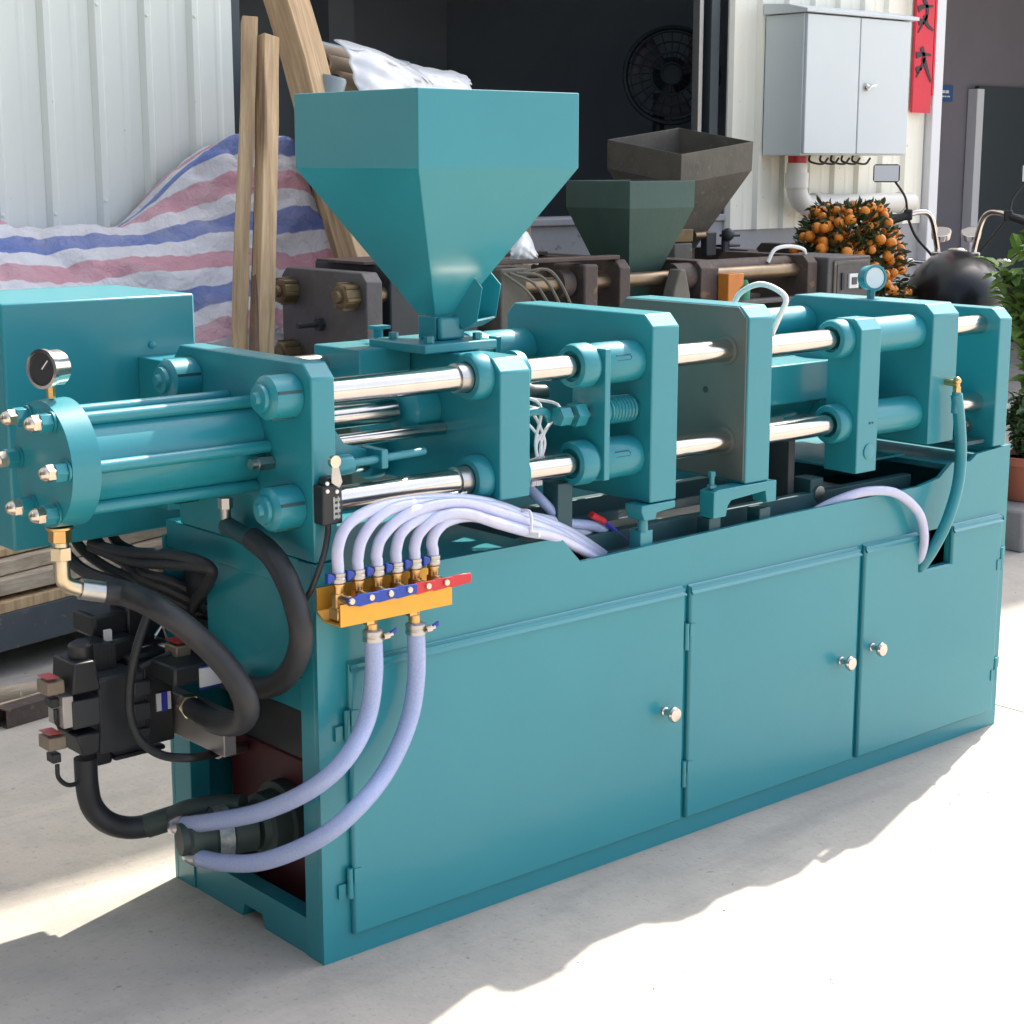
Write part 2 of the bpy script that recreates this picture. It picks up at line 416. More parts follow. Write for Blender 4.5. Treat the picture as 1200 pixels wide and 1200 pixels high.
# window frame
m = MB(); m.box(4.90, 4.965, WALL_Y + .02, WALL_Y + .12, PL + .036, 3.1); m.build('window_frame', 'dark_frame', bld, bevel=.004)
m = MB(); m.box(4.845, 4.875, WALL_Y + .05, WALL_Y + .10, PL + .036, 3.1); m.build('window_frame', 'alloy', bld, bevel=.004)
m = MB(); m.box(2.03, 2.09, WALL_Y + .02, WALL_Y + .12, PL + .036, 3.1); m.build('window_frame', 'dark_frame', bld, bevel=.004)
m = MB(); m.box(2.09, 4.84, WALL_Y + .05, WALL_Y + .12, 3.03, 3.1); m.build('window_frame', 'dark_frame', bld, bevel=.004)
# the room behind the window, the room behind the door
m = MB(); m.box(-4.5, 6.29, 7.4, 7.55, 0, WALL_H); m.build('back_wall', 'dark_room', bld)
m = MB(); m.box(-4.6, -4.5, WALL_Y, 9.0, 0, WALL_H); m.build('side_wall', 'siding', bld)
m = MB(); m.box(12.6, 12.75, WALL_Y, 9.0, 0, WALL_H); m.build('side_wall', 'siding', bld)
m = MB(); m.box(6.3, 6.42, WALL_Y + .25, 8.99, 0, WALL_H); m.build('partition', 'dark_room', bld)
m = MB(); m.box(-4.6, 12.75, WALL_Y - .1, 9.2, WALL_H + .003, WALL_H + .12); m.build('roof', 'siding', bld)
m = MB(); m.box(-4.49, 6.29, WALL_Y + .25, 8.99, .004, .03); m.build('room_floor', 'dark_room', bld)
m = MB(); m.box(2.0, 6.2, 5.6, 5.75, 2.75, 3.05); m.build('room_beam', 'dark_room', bld)
m = MB(); m.box(4.9, 5.1, 6.9, 7.1, .03, 2.9); m.build('room_post', 'dark_room', bld)
m = MB(); m.box(6.43, 12.59, 6.2, 6.35, .004, WALL_H - .01); m.build('plaster_wall', 'grey_plaster', bld)
# opaque door leaf inside, with pale edge frame
dx = px(1134, 180, Y=6.17).x
m = MB(); m.box(dx, dx + .10, 6.10, 6.197, .01, px(1136, 104, Y=6.15).z); m.build('door_frame', 'white_frame', bld, bevel=.004)
m = MB(); m.box(dx + .10, dx + 1.6, 6.16, 6.197, .01, px(1136, 100, Y=6.15).z); m.build('dark_door', 'dark_frame', bld)
# blue notice on the plaster wall
a = px(1091, 99, Y=6.19); b = px(1115, 119, Y=6.19)
sg = thing('wall_sign', (a.x, 6.19, b.z), 'small blue notice with white marks on grey plaster wall', 'sign')
m = MB(); m.box(a.x, b.x, 6.18, 6.197, b.z, a.z); m.build('board', 'sign_blue', sg)
w_ = b.x - a.x; h_ = a.z - b.z
m = MB()
m.prism([(a.x + .02 * w_, b.z + .2 * h_), (a.x + .12 * w_, b.z + .2 * h_), (a.x + .26 * w_, b.z + .8 * h_), (a.x + .14 * w_, b.z + .8 * h_)], 'y', 6.172, 6.178)
m.prism([(a.x + .14 * w_, b.z + .82 * h_), (a.x + .36 * w_, b.z + .82 * h_), (a.x + .38 * w_, b.z + .93 * h_), (a.x + .14 * w_, b.z + .93 * h_)], 'y', 6.172, 6.178)
m.prism([(a.x + .25 * w_, b.z + .15 * h_), (a.x + .31 * w_, b.z + .15 * h_), (a.x + .38 * w_, b.z + .8 * h_), (a.x + .31 * w_, b.z + .8 * h_)], 'y', 6.172, 6.178)
m.build('white_mark', 'white_print', sg)
for (u0, u1, v0, v1) in [(.47, .60, .5, .68), (.63, .78, .5, .68), (.47, .57, .26, .34), (.6, .68, .26, .34), (.72, .84, .26, .34)]:
    m = MB(); m.box(a.x + u0 * w_, a.x + u1 * w_, 6.174, 6.178, b.z + v0 * h_, b.z + v1 * h_); m.build('white_mark', 'white_print', sg)

# industrial fan standing in the dark room
fc = px(787, 88, Y=4.5)
fan = thing('drum_fan', (fc.x, fc.y, 0), 'large round wire-guarded fan standing inside the dark window', 'fan')
ax = Vector((-.72, -.70, .05)).normalized(); u_, v_ = frame_of(ax)
m = MB(); m.cyl((fc.x, fc.y + .1, .03), (fc.x, fc.y + .1, fc.z - .1), .035); m.lathe((fc.x, fc.y + .1, .03), (0, 0, 1), [(0, .3), (.03, .3), (.05, .05)], 24)
m.build('stand', 'dark_frame', fan)
m = MB()
for rr, off in ((.27, 0), (.24, .05), (.18, .08), (.12, .10), (.06, .11)):
    pts = [fc + ax * off + (u_ * math.cos(t) + v_ * math.sin(t)) * rr for t in [2 * math.pi * q / 40 for q in range(41)]]
    m.tube(pts, .006 if rr < .26 else .016, 6, 0)
for q in range(24):
    t = 2 * math.pi * q / 24; e_ = u_ * math.cos(t) + v_ * math.sin(t)
    m.tube([fc + ax * .11 + e_ * .06, fc + ax * .08 + e_ * .18, fc + ax * .0 + e_ * .27], .003, 5, 2)
m.build('guard', 'dark_frame', fan)
m = MB(); m.lathe(fc - ax * .25, ax, [(0, .09), (.2, .11), (.25, .06)], 20); m.build('motor', 'dark_frame', fan)
for q in range(3):
    t0 = 2 * math.pi * q / 3
    m = MB()
    m.grid(lambda a_, b_: fc + ax * (.02 + .06 * (b_ - .5)) + (u_ * math.cos(t0 + 1.2 * b_ * (.5 + a_ * .5)) + v_ * math.sin(t0 + 1.2 * b_ * (.5 + a_ * .5))) * (.06 + .18 * a_), 6, 6)
    m.build('blade', 'grey_plaster', fan, thick=.004)

# electrical cabinet on the pillar
EX0, EX1, EY, EZ0, EZ1 = 5.25, 6.14, 3.20, 1.635, 2.345
ec = thing('electrical_cabinet', (EX0, EY, EZ0), 'pale grey two-door electrical cabinet fixed on the cream cladding', 'cabinet')
m = MB(); m.box(EX0, EX1, EY + .004, WALL_Y - .038, EZ0, EZ1); m.build('cabinet_body', 'cabinet_paint', ec, bevel=.004)
m = MB(); m.prism([(EY - .03, EZ1 + .004), (WALL_Y - .038, EZ1 + .004), (WALL_Y - .038, EZ1 + .06), (EY + .1, EZ1 + .05), (EY - .03, EZ1 + .022)], 'x', EX0 - .02, EX1 + .03)
m.build('rain_cap', 'cabinet_paint', ec, bevel=.003)
dm = (EX0 + EX1) / 2 - .01
for x0, x1 in ((EX0 + .004, dm - .004), (dm + .004, EX1 - .02)):
    m = MB(); m.box(x0, x1, EY - .016, EY + .003, EZ0 + .008, EZ1 - .004); d_ = m.build('cabinet_door', 'cabinet_paint', ec, bevel=.004)
m = MB(); m.lathe((dm + .06, EY - .018, 1.99), (0, -1, 0), [(0, .022), (.01, .02), (.016, .014)], 16)
m.tube([(dm + .05, EY - .034, 1.975), (dm + .07, EY - .04, 1.99), (dm + .12, EY - .036, 2.0)], .008, 8); m.build('latch_handle', 'chrome', d_)
# cables hanging under the cabinet
for q in range(5):
    x0 = 5.45 + q * .09
    m = MB(); m.tube([(x0, 3.3, EZ0 + .01), (x0 - .03, 3.28, EZ0 - .03), (x0 + .05, 3.26, EZ0 - .045), (x0 + .12, 3.28, EZ0 - .015)], .006, 6)
    m.build('cable_tail', 'bike_matt', ec)
# plastic pipe from the cabinet down and along the pillar
pp = thing('conduit_pipe', (5.3, 3.35, 1.2), 'thick cream plastic pipe bending under the electrical cabinet', 'pipe')
p0 = px(934, 200, Y=3.36); p1 = px(938, 232, Y=3.36)
e0 = px(950, 240, Y=3.36); e1 = px(1068, 221, Y=3.36)
m = MB(); m.tube([(p0.x, 3.36, EZ0 - .04), (p0.x, 3.36, e0.z + .10), (p0.x + .03, 3.36, e0.z + .03), (p0.x + .10, 3.36, e0.z), (p0.x + .25, 3.36, e0.z - .0), (e1.x, 3.36, e0.z)], .055, 20, 8)
pb = m.build('pipe_run', 'pvc', pp)
m = MB(); m.cyl((p0.x, 3.36, e0.z + .09), (p0.x, 3.36, e0.z + .17), .063, n=24); m.build('pipe_socket', 'pvc', pp)
m = MB(); m.cyl((p0.x + .14, 3.36, e0.z), (p0.x + .21, 3.36, e0.z), .063, n=24); m.build('pipe_socket', 'pvc', pp)
m = MB(); m.cyl((p0.x, 3.36, EZ0 - .045), (p0.x, 3.36, EZ0 - .002), .05, n=20); m.build('pipe_collar', 'red_plastic', pp)
m = MB(); m.cyl((e1.x - .12, 3.36, e0.z), (e1.x - .10, 3.36, e0.z), .06); m.box(e1.x - .13, e1.x - .09, 3.36, 3.48, e0.z - .02, e0.z + .02); m.build('pipe_clip', 'pvc', pp)

# red couplet banner beside the door, brush strokes in ink
bx0 = 6.50; bz0 = px(1070, 132, Y=3.44).z
bn = thing('door_banner', (bx0, 3.44, bz0), 'narrow red hanging banner with black brush characters beside the door', 'banner')
m = MB(); m.box(bx0, bx0 + .17, 3.435, 3.45, bz0, bz0 + 1.9); m.build('banner_sheet', 'banner_red', bn)
m = MB(); m.box(bx0 + .178, bx0 + .195, 3.435, 3.45, bz0 + .1, bz0 + 1.9); m.build('banner_edge', 'banner_red', bn)
for q in range(7):
    zc = bz0 + .26 + q * .26
    m = MB()
    for (ua, va, ub, vb, uc, vc, rr) in [(.01, .05, .06, .065, .15, .07, .014), (.06, .11, .09, .03, .02, -.07, .013), (.08, .03, .11, -.03, .16, -.07, .015), (.02, -.02, .05, -.015, .07, -.03, .016)]:
        j1 = random.uniform(-.015, .015)
        pts = smooth_path([(ua, va + j1), (ub + j1, vb), (uc, vc - j1)] and [Vector((ua, 0, va + j1)), Vector((ub + j1, 0, vb)), Vector((uc, 0, vc - j1))], 6)
        L_ = []; R_ = []
        for i_, p_ in enumerate(pts):
            d_ = (pts[min(i_ + 1, len(pts) - 1)] - pts[max(0, i_ - 1)]).normalized(); nn = Vector((-d_.z, 0, d_.x)) * rr * (1.3 - i_ / len(pts))
            L_.append((bx0 + p_.x + nn.x, zc + p_.z + nn.z)); R_.append((bx0 + p_.x - nn.x, zc + p_.z - nn.z))
        m.prism(L_ + R_[::-1], 'y', 3.431, 3.434)
    m.build('brush_character', 'ink', bn, smooth=0)

# ================================================================== THE MACHINE
MC = thing('injection_moulding_machine', (1.18, .295, 0), 'teal horizontal injection moulding machine with square hopper and chrome tie rods', 'machine')
BY = .59
# ---- cabinet: front panel around the openings
fp = MB()
A = [(.0, .0), (1.94, 0), (1.94, .752), (1.346, .748), (.705, .735), (.645, .798), (.055, .798), (.055, .836), (.0, .836)]
fp.prism(A, 'y', 0, .012)
fp.box(1.94, 2.085, 0, .012, 0, .522); fp.prism([(1.94, .625), (2.085, .625), (2.085, .80), (2.03, .765), (1.94, .752)], 'y', 0, .012)
fp.prism([(2.085, 0), (2.36, 0), (2.36, .822), (2.20, .812), (2.17, .795), (2.085, .80)], 'y', 0, .012)
fpo = fp.build('front_panel', 'teal', MC, smooth=0)
m = MB(); m.box(0, 2.36, BY - .012, BY, 0, .80); m.build('back_panel', 'teal', MC)
m = MB(); m.box(2.348, 2.36, .013, BY - .013, 0, .822); m.build('end_panel', 'teal', MC)
# left end frame: two posts, foot rail with fork notch, closing sheet
m = MB(); m.box(0, .05, .0125, .062, 0, .835); m.build('corner_post', 'teal', MC, bevel=.002)
m = MB(); m.box(0, .05, .506, BY - .0125, 0, .42); m.build('corner_post', 'teal', MC, bevel=.002)
m = MB(); m.prism([(.0625, 0), (.225, 0), (.235, .03), (.305, .03), (.315, 0), (.5055, 0), (.5055, .08), (.0625, .08)], 'x', .004, .045); m.build('foot_rail', 'teal', MC)
m = MB(); m.box(.010, .020, .0625, .425, .52, .774); m.build('closing_sheet', 'teal', MC)
m = MB(); m.box(.004, .050, .0625, .577, .7745, .8365); m.build('end_rail', 'teal', MC, bevel=.002)
m = MB(); m.box(.051, .64, .422, BY - .0135, .4665, .774); m.build('motor_housing', 'black_paint', MC, bevel=.01)
for q in range(7):
    m = MB(); m.box(.036, .0505, .435, BY - .02, .50 + q * .036, .514 + q * .036); m.build('motor_fin', 'black_plastic', MC, bevel=.003)
m = MB(); m.lathe((.051, .50, .70), (-1, 0, 0), [(0, .05), (.02, .05), (.03, .035)], 20); m.build('terminal_cap', 'black_plastic', MC)
m = MB(); m.box(.031, 2.347, .013, BY - .013, .65, .66); m.build('deck', 'teal_oily_shade', MC)
m = MB(); m.box(.055, .60, .014, BY - .014, .775, .785); m.build('top_tray', 'teal', MC)
m = MB(); m.box(2.10, 2.345, .014, BY - .014, .775, .79); m.build('top_tray', 'teal', MC)
# rails on the deck
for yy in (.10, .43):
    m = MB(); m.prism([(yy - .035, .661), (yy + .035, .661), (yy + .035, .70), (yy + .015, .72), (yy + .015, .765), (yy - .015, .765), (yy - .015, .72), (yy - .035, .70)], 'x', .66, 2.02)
    m.build('slide_rail', 'teal_oily_shade', MC, bevel=.002)
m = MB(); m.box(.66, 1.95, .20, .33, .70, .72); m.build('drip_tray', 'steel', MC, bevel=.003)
m = MB(); m.box(1.4, 1.95, .06, .5, .64 + .022, .70); m.build('sump_box', 'teal_oily_shade', MC, bevel=.004)
# maroon oil tank inside the open end, pump and cooler
m = MB(); m.box(.10, .9, .075, .50, .02, .36); m.build('oil_tank', 'maroon', MC, bevel=.006)
m = MB(); m.box(.101, .9, .076, .499, .361, .4655); m.build('tank_cover', 'black_paint', MC)
cy0 = Vector((.10, .27, .20))
m = MB(); m.lathe((.099, .27, .215), (-1, 0, 0), [(0, .085), (.03, .085), (.032, .07), (.07, .068), (.075, .055), (.09, .05)], 28); m.build('pump_flange', 'motor_green', MC)
m = MB(); m.lathe((.009, .27, .215), (-1, .25, 0), [(0, .05), (.05, .05), (.055, .056), (.085, .056), (.09, .048), (.14, .046), (.145, .036), (.16, .034)], 28); m.build('oil_cooler', 'motor_green', MC)
m = MB(); m.lathe((-.045, .283, .215), (-1, .25, 0), [(0, .0575), (.032, .0575)], 28, caps=False); m.build('cooler_label', 'foil_label', MC)
# three doors with turned-in edges
def poly_inset(pts, d):
    n = len(pts); out = []
    area = sum(pts[i][0] * pts[(i + 1) % n][1] - pts[(i + 1) % n][0] * pts[i][1] for i in range(n))
    sg_ = 1 if area > 0 else -1
    for i in range(n):
        p0_, p1_, p2_ = Vector(pts[i - 1]), Vector(pts[i]), Vector(pts[(i + 1) % n])
        a_ = (p1_ - p0_).normalized(); b_ = (p2_ - p1_).normalized()
        na = Vector((-a_.y, a_.x)) * sg_; nb = Vector((-b_.y, b_.x)) * sg_
        k_ = (na + nb); k_ = k_ / max(.2, (1 + na.dot(nb)))
        out.append(tuple(p1_ + k_ * d))
    return out
doors = [[(.068, .05), (1.030, .05), (1.030, .626), (.068, .626)],
         [(1.048, .05), (1.684, .05), (1.684, .624), (1.048, .624)],
         [(1.704, .05), (2.322, .05), (2.322, .626), (2.087, .626), (2.087, .522), (1.938, .522), (1.938, .626), (1.704, .626)]]
knobs = [(.965, .338), (1.617, .336), (1.745, .349)]
hinges = [[(.061, .50), (.061, .165)], [(1.039, .505), (1.039, .165)], [(2.329, .50), (2.329, .175)]]
for di in range(3):
    m = MB(); pts = doors[di]
    m.prism(pts, 'y', -.0005, -.010); ins = poly_inset(pts, .004)
    m.prism(pts, 'y', -.010, -.014, ins)
    d_ = m.build('door', 'teal', MC, smooth=0, bevel=.0015, seg=1)
    tops = [(pts[i_], pts[(i_ + 1) % len(pts)]) for i_ in range(len(pts)) if abs(pts[i_][1] - pts[(i_ + 1) % len(pts)][1]) < 1e-6 and pts[i_][1] > .6]
    for e0, e1 in tops:       # rain lip along the top edge
        xa, xb = sorted((e0[0], e1[0])); zt_ = e0[1] + .001
        m = MB(); L_ = [(-.0008, zt_ + .003), (-.0205, zt_ - .0165), (-.0205, zt_ - .019), (-.0146, zt_ - .019), (-.0146, zt_ - .003), (-.0008, zt_ - .0005)]
        m.prism(L_, 'x', xa + .001, xb - .001); m.build('rain_lip', 'teal', d_, smooth=0, bevel=.0012)
    kx, kz = knobs[di]
    m = MB(); m.lathe((kx, -.0142, kz), (0, -1, 0), [(0, .011), (.003, .011), (.005, .008), (.016, .007), (.022, .012), (.028, .018), (.034, .019), (.039, .016), (.041, .008), (.0415, .001)], 24)
    m.build('knob', 'chrome', d_)
    for hx, hz in hinges[di]:
        m = MB(); m.cyl((hx, -.010, hz - .032), (hx, -.010, hz + .032), .0065, n=12); hg = m.build('hinge', 'teal', d_)
        for sgn in (-1, 1):
            m = MB(); m.box(hx + sgn * .007 - (.018 if sgn < 0 else 0), hx + sgn * .007 + (.018 if sgn > 0 else 0), -.0165 if (sgn > 0) != (di == 2) else -.0065, -.0142 if (sgn > 0) != (di == 2) else -.0015, hz + (-.03 if sgn < 0 else .0), hz + (.0 if sgn < 0 else .03))
            m.build('hinge', 'teal', d_)
# black sheet behind the door notch, its colour stands in for the hole's shade
m = MB(); m.box(1.90, 2.12, .08, .09, .48, .645); m.build('notch_dark', 'black_paint', MC)

# ---- platens
def platen(x0, x1, z0, z1, name='platen', y0=0., y1=.5, c=.028, mt='teal'):
    mm = MB(); mm.prism([(y0, z0), (y0, z1 - c), (y0 + c, z1), (y1 - c, z1), (y1, z1 - c), (y1, z0)], 'x', x0, x1)
    return mm.build(name, mt, MC, bevel=.0035)
platen(0, .055, .838, 1.225, 'end_plate', y1=.51)
platen(.472, .556, .902, 1.20, 'injection_platen')
platen(.920, 1.006, .838, 1.266, 'fixed_platen', y1=.5)
p4 = platen(1.243, 1.330, .843, 1.267, 'moving_platen', y1=.44)
m = MB(); m.prism([(.004, .85), (.004, 1.237), (.030, 1.264), (.41, 1.264), (.436, 1.237), (.436, .85)], 'x', 1.238, 1.2425); m.build('mould_face', 'mold_steel', p4, bevel=.001)
m = MB(); m.cyl((1.2381, .13, 1.06), (1.2370, .13, 1.06), .008, n=16); m.build('tapped_hole', 'black_paint', p4)
platen(1.969, 2.083, .862, 1.234, 'rear_platen')
platen(2.275, 2.334, .824, 1.206, 'end_plate', y1=.5)
# ---- tie rods (front and back, high and low)
RY = (.065, .435); RZ = (1.16, .943); RR = .0265
for yy in RY:
    for zz in RZ:
        m = MB(); m.cyl((-.03, yy, zz), (2.36, yy, zz), RR, n=28); m.build('tie_rod', 'chrome', MC)
        # end nuts left
        m = MB(); m.lathe((-.001, yy, zz), (-1, 0, 0), [(0, .043), (.058, .043), (.066, .036), (.068, .030)], 32)
        nb = m.build('rod_nut', 'teal', MC)
        m = MB(); m.lathe((-.0695, yy, zz), (-1, 0, 0), [(0, .028), (.008, .027), (.010, .014), (.018, .011), (.019, .004)], 24); m.build('nut_cap', 'teal', nb)
        for q in range(4):
            a_ = q * math.pi / 2 + .3
            m = MB(); m.box(-.058, -.004, yy + math.sin(a_) * .0415 - .003, yy + math.sin(a_) * .0415 + .003, zz + math.cos(a_) * .0415 - .003, zz + math.cos(a_) * .0415 + .003)
            m.build('spanner_slot', 'teal_oily_shade', nb)
        # bosses on the injection platen
        m = MB(); m.lathe((.471, yy, zz), (-1, 0, 0), [(0, .050), (.03, .050), (.038, .045), (.0385, .033), (.03, .032)], 32); m.build('rod_bush', 'teal', MC)
        m = MB(); m.lathe((.4315, yy, zz), (-1, 0, 0), [(0, .031), (.03, .031), (.031, .0275)], 32); m.build('wiper_ring', 'steel', MC)
        m = MB(); m.lathe((.557, yy, zz), (1, 0, 0), [(0, .047), (.018, .047), (.022, .040)], 28); m.build('rod_bush', 'teal', MC)
        # collars on the fixed platen
        m = MB(); m.lathe((.775, yy, zz), (-1, 0, 0), [(0, .050), (.035, .050), (.043, .047), (.044, .034), (.036, .033)], 32); m.build('rod_collar', 'teal', MC)
        m = MB(); m.lathe((.919, yy, zz), (-1, 0, 0), [(0, .047), (.115, .047), (.12, .044), (.142, .044)], 32); m.build('rod_sleeve', 'teal', MC)
        m = MB(); m.lathe((1.2378, yy, zz), (-1, 0, 0), [(0, .034), (.003, .034), (.004, .028)], 28); m.build('wiper_ring', 'mold_steel', MC)
        m = MB(); m.lathe((1.331, yy, zz), (1, 0, 0), [(0, .040), (.012, .040), (.02, .028)], 28); m.build('rod_bush', 'teal', MC)
        # toggle bar collars and sleeves
        m = MB(); m.lathe((1.666, yy, zz), (-1, 0, 0), [(0, .050), (.034, .050), (.04, .046), (.041, .033), (.03, .031)], 32); m.build('rod_collar', 'teal', MC)
        m = MB(); m.lathe((1.751, yy, zz), (1, 0, 0), [(0, .046), (.217, .046)], 32); m.build('rod_sleeve', 'teal', MC)
        m = MB(); m.lathe((2.084, yy, zz), (1, 0, 0), [(0, .052), (.014, .052), (.034, .032)], 28); m.build('rod_bush', 'teal', MC)
        m = MB(); m.lathe((2.335, yy, zz), (1, 0, 0), [(0, .047), (.02, .046), (.034, .036), (.04, .02), (.041, .004)], 28); m.build('rod_nut', 'teal', MC)
        # key plate on sleeve
        if yy < .2:
            m = MB(); m.tube([(.83, yy - .042, zz + .020), (.872, yy - .042, zz + .020), (.876, yy - .0435, zz + .014), (.872, yy - .0445, zz + .009), (.83, yy - .0445, zz + .009)], .002, 6, 0); m.build('key_slot', 'teal_oily_shade', MC)
# yoke bars front and back
for y0_, y1_ in ((.012, .118), (.382, .488)):
    m = MB(); m.box(.786, .803, y0_, y1_, .905, 1.198); m.build('yoke_bar', 'teal', MC, bevel=.002)
for y0_, y1_ in ((.0, .105), (.395, .50)):
    m = MB(); m.prism([(y0_, .818), (y0_, 1.185), (y0_ + .022, 1.212), (y1_ - .022, 1.212), (y1_, 1.185), (y1_, .818)], 'x', 1.667, 1.750); tb = m.build('toggle_bar', 'teal', MC, bevel=.003)
    if y0_ < .2:
        m = MB(); m.lathe((1.715, -.0005, .872), (0, -1, 0), [(0, .020), (.002, .020), (.003, .016), (.003, .004)], 24); m.build('cover_disc', 'teal', tb)
        for hx in (1.716, 1.727):
            m = MB(); m.cyl((hx, -.0002, .945), (hx, -.0012, .945), .0032, n=10); m.build('set_screw', 'black_paint', tb)
# adjusting bolt with spring between yoke and fixed platen
m = MB(); m.cyl((.70, .065, 1.052), (.93, .065, 1.052), .012, n=16); m.build('adjusting_bolt', 'steel', MC)
m = MB(); m.cyl((.735, .065, 1.052), (.765, .065, 1.052), .028, n=6); m.build('lock_nut', 'teal', MC)
m = MB(); m.cyl((.692, .065, 1.052), (.722, .065, 1.052), .022, n=6); m.build('bolt_head', 'teal', MC)
pts = [(.812 + .104 * q / 160, .065 + .028 * math.cos(q * 2 * math.pi / 16), 1.052 + .028 * math.sin(q * 2 * math.pi / 16)) for q in range(161)]
m = MB(); m.tube(pts, .0042, 6, 0); m.build('spring', 'teal', MC)
# ---- injection cylinder on the left
CX, CYY, CZ = -.43, .25, 1.05
m = MB(); m.cyl((-.375, CYY, CZ), (-.001, CYY, CZ), .088, n=48); m.build('cylinder_barrel', 'teal', MC)
m = MB(); m.lathe((-.432, CYY, CZ), (1, 0, 0), [(0, .098), (.0005, .119), (.0565, .121), (.057, .09)], 56); m.build('cylinder_flange', 'teal', MC)
for q in range(6):
    a_ = q * math.pi / 3
    yy = CYY - .098 * math.cos(a_); zz = CZ + .098 * math.sin(a_)
    m = MB(); m.cyl((-.374, yy, zz), (-.001, yy, zz), .0125, n=16); st = m.build('stay_rod', 'teal', MC)
    m = MB(); m.cyl((-.4325, yy, zz), (-.437, yy, zz), .021, n=20); m.build('washer', 'teal', st)
    m = MB(); m.cyl((-.437, yy, zz), (-.460, yy, zz), .019, n=6, phase=q); m.build('hex_nut', 'teal', st, bevel=.001)
    m = MB(); m.cyl((-.460, yy, zz), (-.474, yy, zz), .0165, n=6, phase=q + .4); m.lathe((-.474, yy, zz), (-1, 0, 0), [(0, .0135), (.006, .012), (.011, .008), (.013, .002)], 16); m.build('acorn_nut', 'bolt_cap', st)
m = MB(); m.cyl((-.035, .142, 1.02), (-.002, .142, 1.02), .015, n=6); m.cyl((-.05, .142, 1.02), (-.035, .142, 1.02), .011, n=16); m.build('stay_nut', 'steel', MC)
# pressure gauge on the flange
gq = V(-.408, CYY, 1.172)
m = MB(); m.cyl(gq, gq + V(0, 0, .022), .008, n=6); m.build('gauge_stem', 'brass', MC)
gd = V(-.93, -.36, .03).normalized(); gc = gq + V(0, 0, .055)
m = MB(); m.lathe(gc - gd * .022, gd, [(0, .030), (.002, .034), (.034, .034), (.035, .037), (.044, .037), (.045, .031), (.040, .030)], 36); gb = m.build('pressure_gauge', 'chrome', MC)
m = MB(); m.cyl(gc + gd * .0185, gc + gd * .0195, .0295, n=32); m.build('gauge_dial', 'gauge_face', gb)
m = MB(); u1, v1 = frame_of(gd); m.tube([gc + gd * .0205, gc + gd * .0205 + u1 * .014 + v1 * .016], .0012, 6, 0); m.build('gauge_needle', 'white_print', gb)
# brass union and swept elbow under the flange
fq = V(-.405, CYY, .929)
m = MB(); m.lathe(fq, (0, 0, -1), [(0, .026), (.006, .026)], 24); m.cyl(fq - V(0, 0, .006), fq - V(0, 0, .030), .022, n=6); m.build('union_nut', 'brass', MC, bevel=.001)
m = MB(); m.cyl(fq - V(0, 0, .030), fq - V(0, 0, .04), .016, n=20); m.cyl(fq - V(0, 0, .04), fq - V(0, 0, .065), .022, n=6, phase=.5); m.build('union_nut', 'zinc', MC, bevel=.001)
E_ = [fq - V(0, 0, .064), fq - V(0, 0, .082), px(74, 679, Y=.25), px(81, 686, Y=.249), px(94, 690, Y=.246)]
m = MB(); m.tube(E_, .0155, 16); m.build('elbow', 'zinc', MC)
e1_ = px(95, 685, Y=.245); e2_ = px(123, 694, Y=.238)
m = MB(); m.tube([E_[-1], e2_], .021, 20, 0); m.build('hose_ferrule', 'steel', MC)
HA = [e2_, px(150, 697, Y=.22), px(190, 716, X=-.27), px(235, 750, X=-.21), px(272, 790, X=-.17), px(289, 826, X=-.15), px(282, 846, X=-.13), px(258, 848, X=-.10), px(240, 840, X=-.07)]
m = MB(); m.tube(HA, .0245, 20); m.build('pressure_hose', 'rubber', MC)
m = MB(); m.tube([px(244, 842, X=-.075), px(222, 827, X=-.035)], .0235, 18, 0); m.build('hose_ferrule', 'black_paint', MC)
m = MB(); m.cyl(px(224, 829, X=-.045), px(219, 825, X=-.031), .026, n=6); m.build('union_nut', 'zinc', MC)
# second pressure hose from the end plate down to the tank
nb_ = px(264, 590, X=-.03)
m = MB(); m.cyl(nb_ + V(0, 0, .012), nb_ + V(0, 0, -.01), .015, n=6); m.cyl(nb_ + V(0, 0, -.01), nb_ + V(0, 0, -.05), .011, n=14); m.build('union_nut', 'steel', MC)
m = MB(); m.tube([nb_ + V(0, 0, -.048), px(270, 618, X=-.03), px(285, 627, X=-.04), px(300, 632, X=-.05)], .019, 16); m.build('elbow', 'teal_oily_shade', MC)
m = MB(); m.tube([px(296, 631, X=-.05), px(322, 655, X=-.055), px(344, 700, X=-.06), px(353, 750, X=-.055), px(338, 790, X=-.045), px(310, 806, X=-.03), px(275, 800, X=-.02)], .0235, 20); m.build('pressure_hose', 'rubber', MC)
# chrome piston rods between end plate and injection platen
m = MB(); m.cyl((.056, .25, 1.075), (.38, .25, 1.075), .026, n=28); m.build('piston_rod', 'chrome', MC)
m = MB(); m.lathe((.471, .25, 1.075), (-1, 0, 0), [(0, .055), (.06, .055), (.075, .043), (.08, .03)], 28); m.build('piston_coupling', 'teal', MC)
m = MB(); m.cyl((.056, .19, 1.035), (.471, .19, 1.035), .014, n=20); m.build('guide_rod', 'chrome', MC)
# trip lever
m = MB(); m.prism([(.056, 1.03), (.11, 1.02), (.215, 1.008), (.218, 1.024), (.15, 1.045), (.12, 1.085), (.085, 1.10), (.056, 1.09)], 'y', .105, .125); m.build('trip_lever', 'teal', MC, bevel=.002)
m = MB(); m.lathe((.058, .052, 1.012), (1, .12, 0), [(0, .006), (.024, .021), (.07, .021), (.078, .0085), (.28, .0085)], 20); m.build('trip_rod', 'teal', MC)
m = MB(); m.box(.205, .222, .055, .126, .993, 1.032); m.build('trip_clamp', 'teal', MC, bevel=.002)
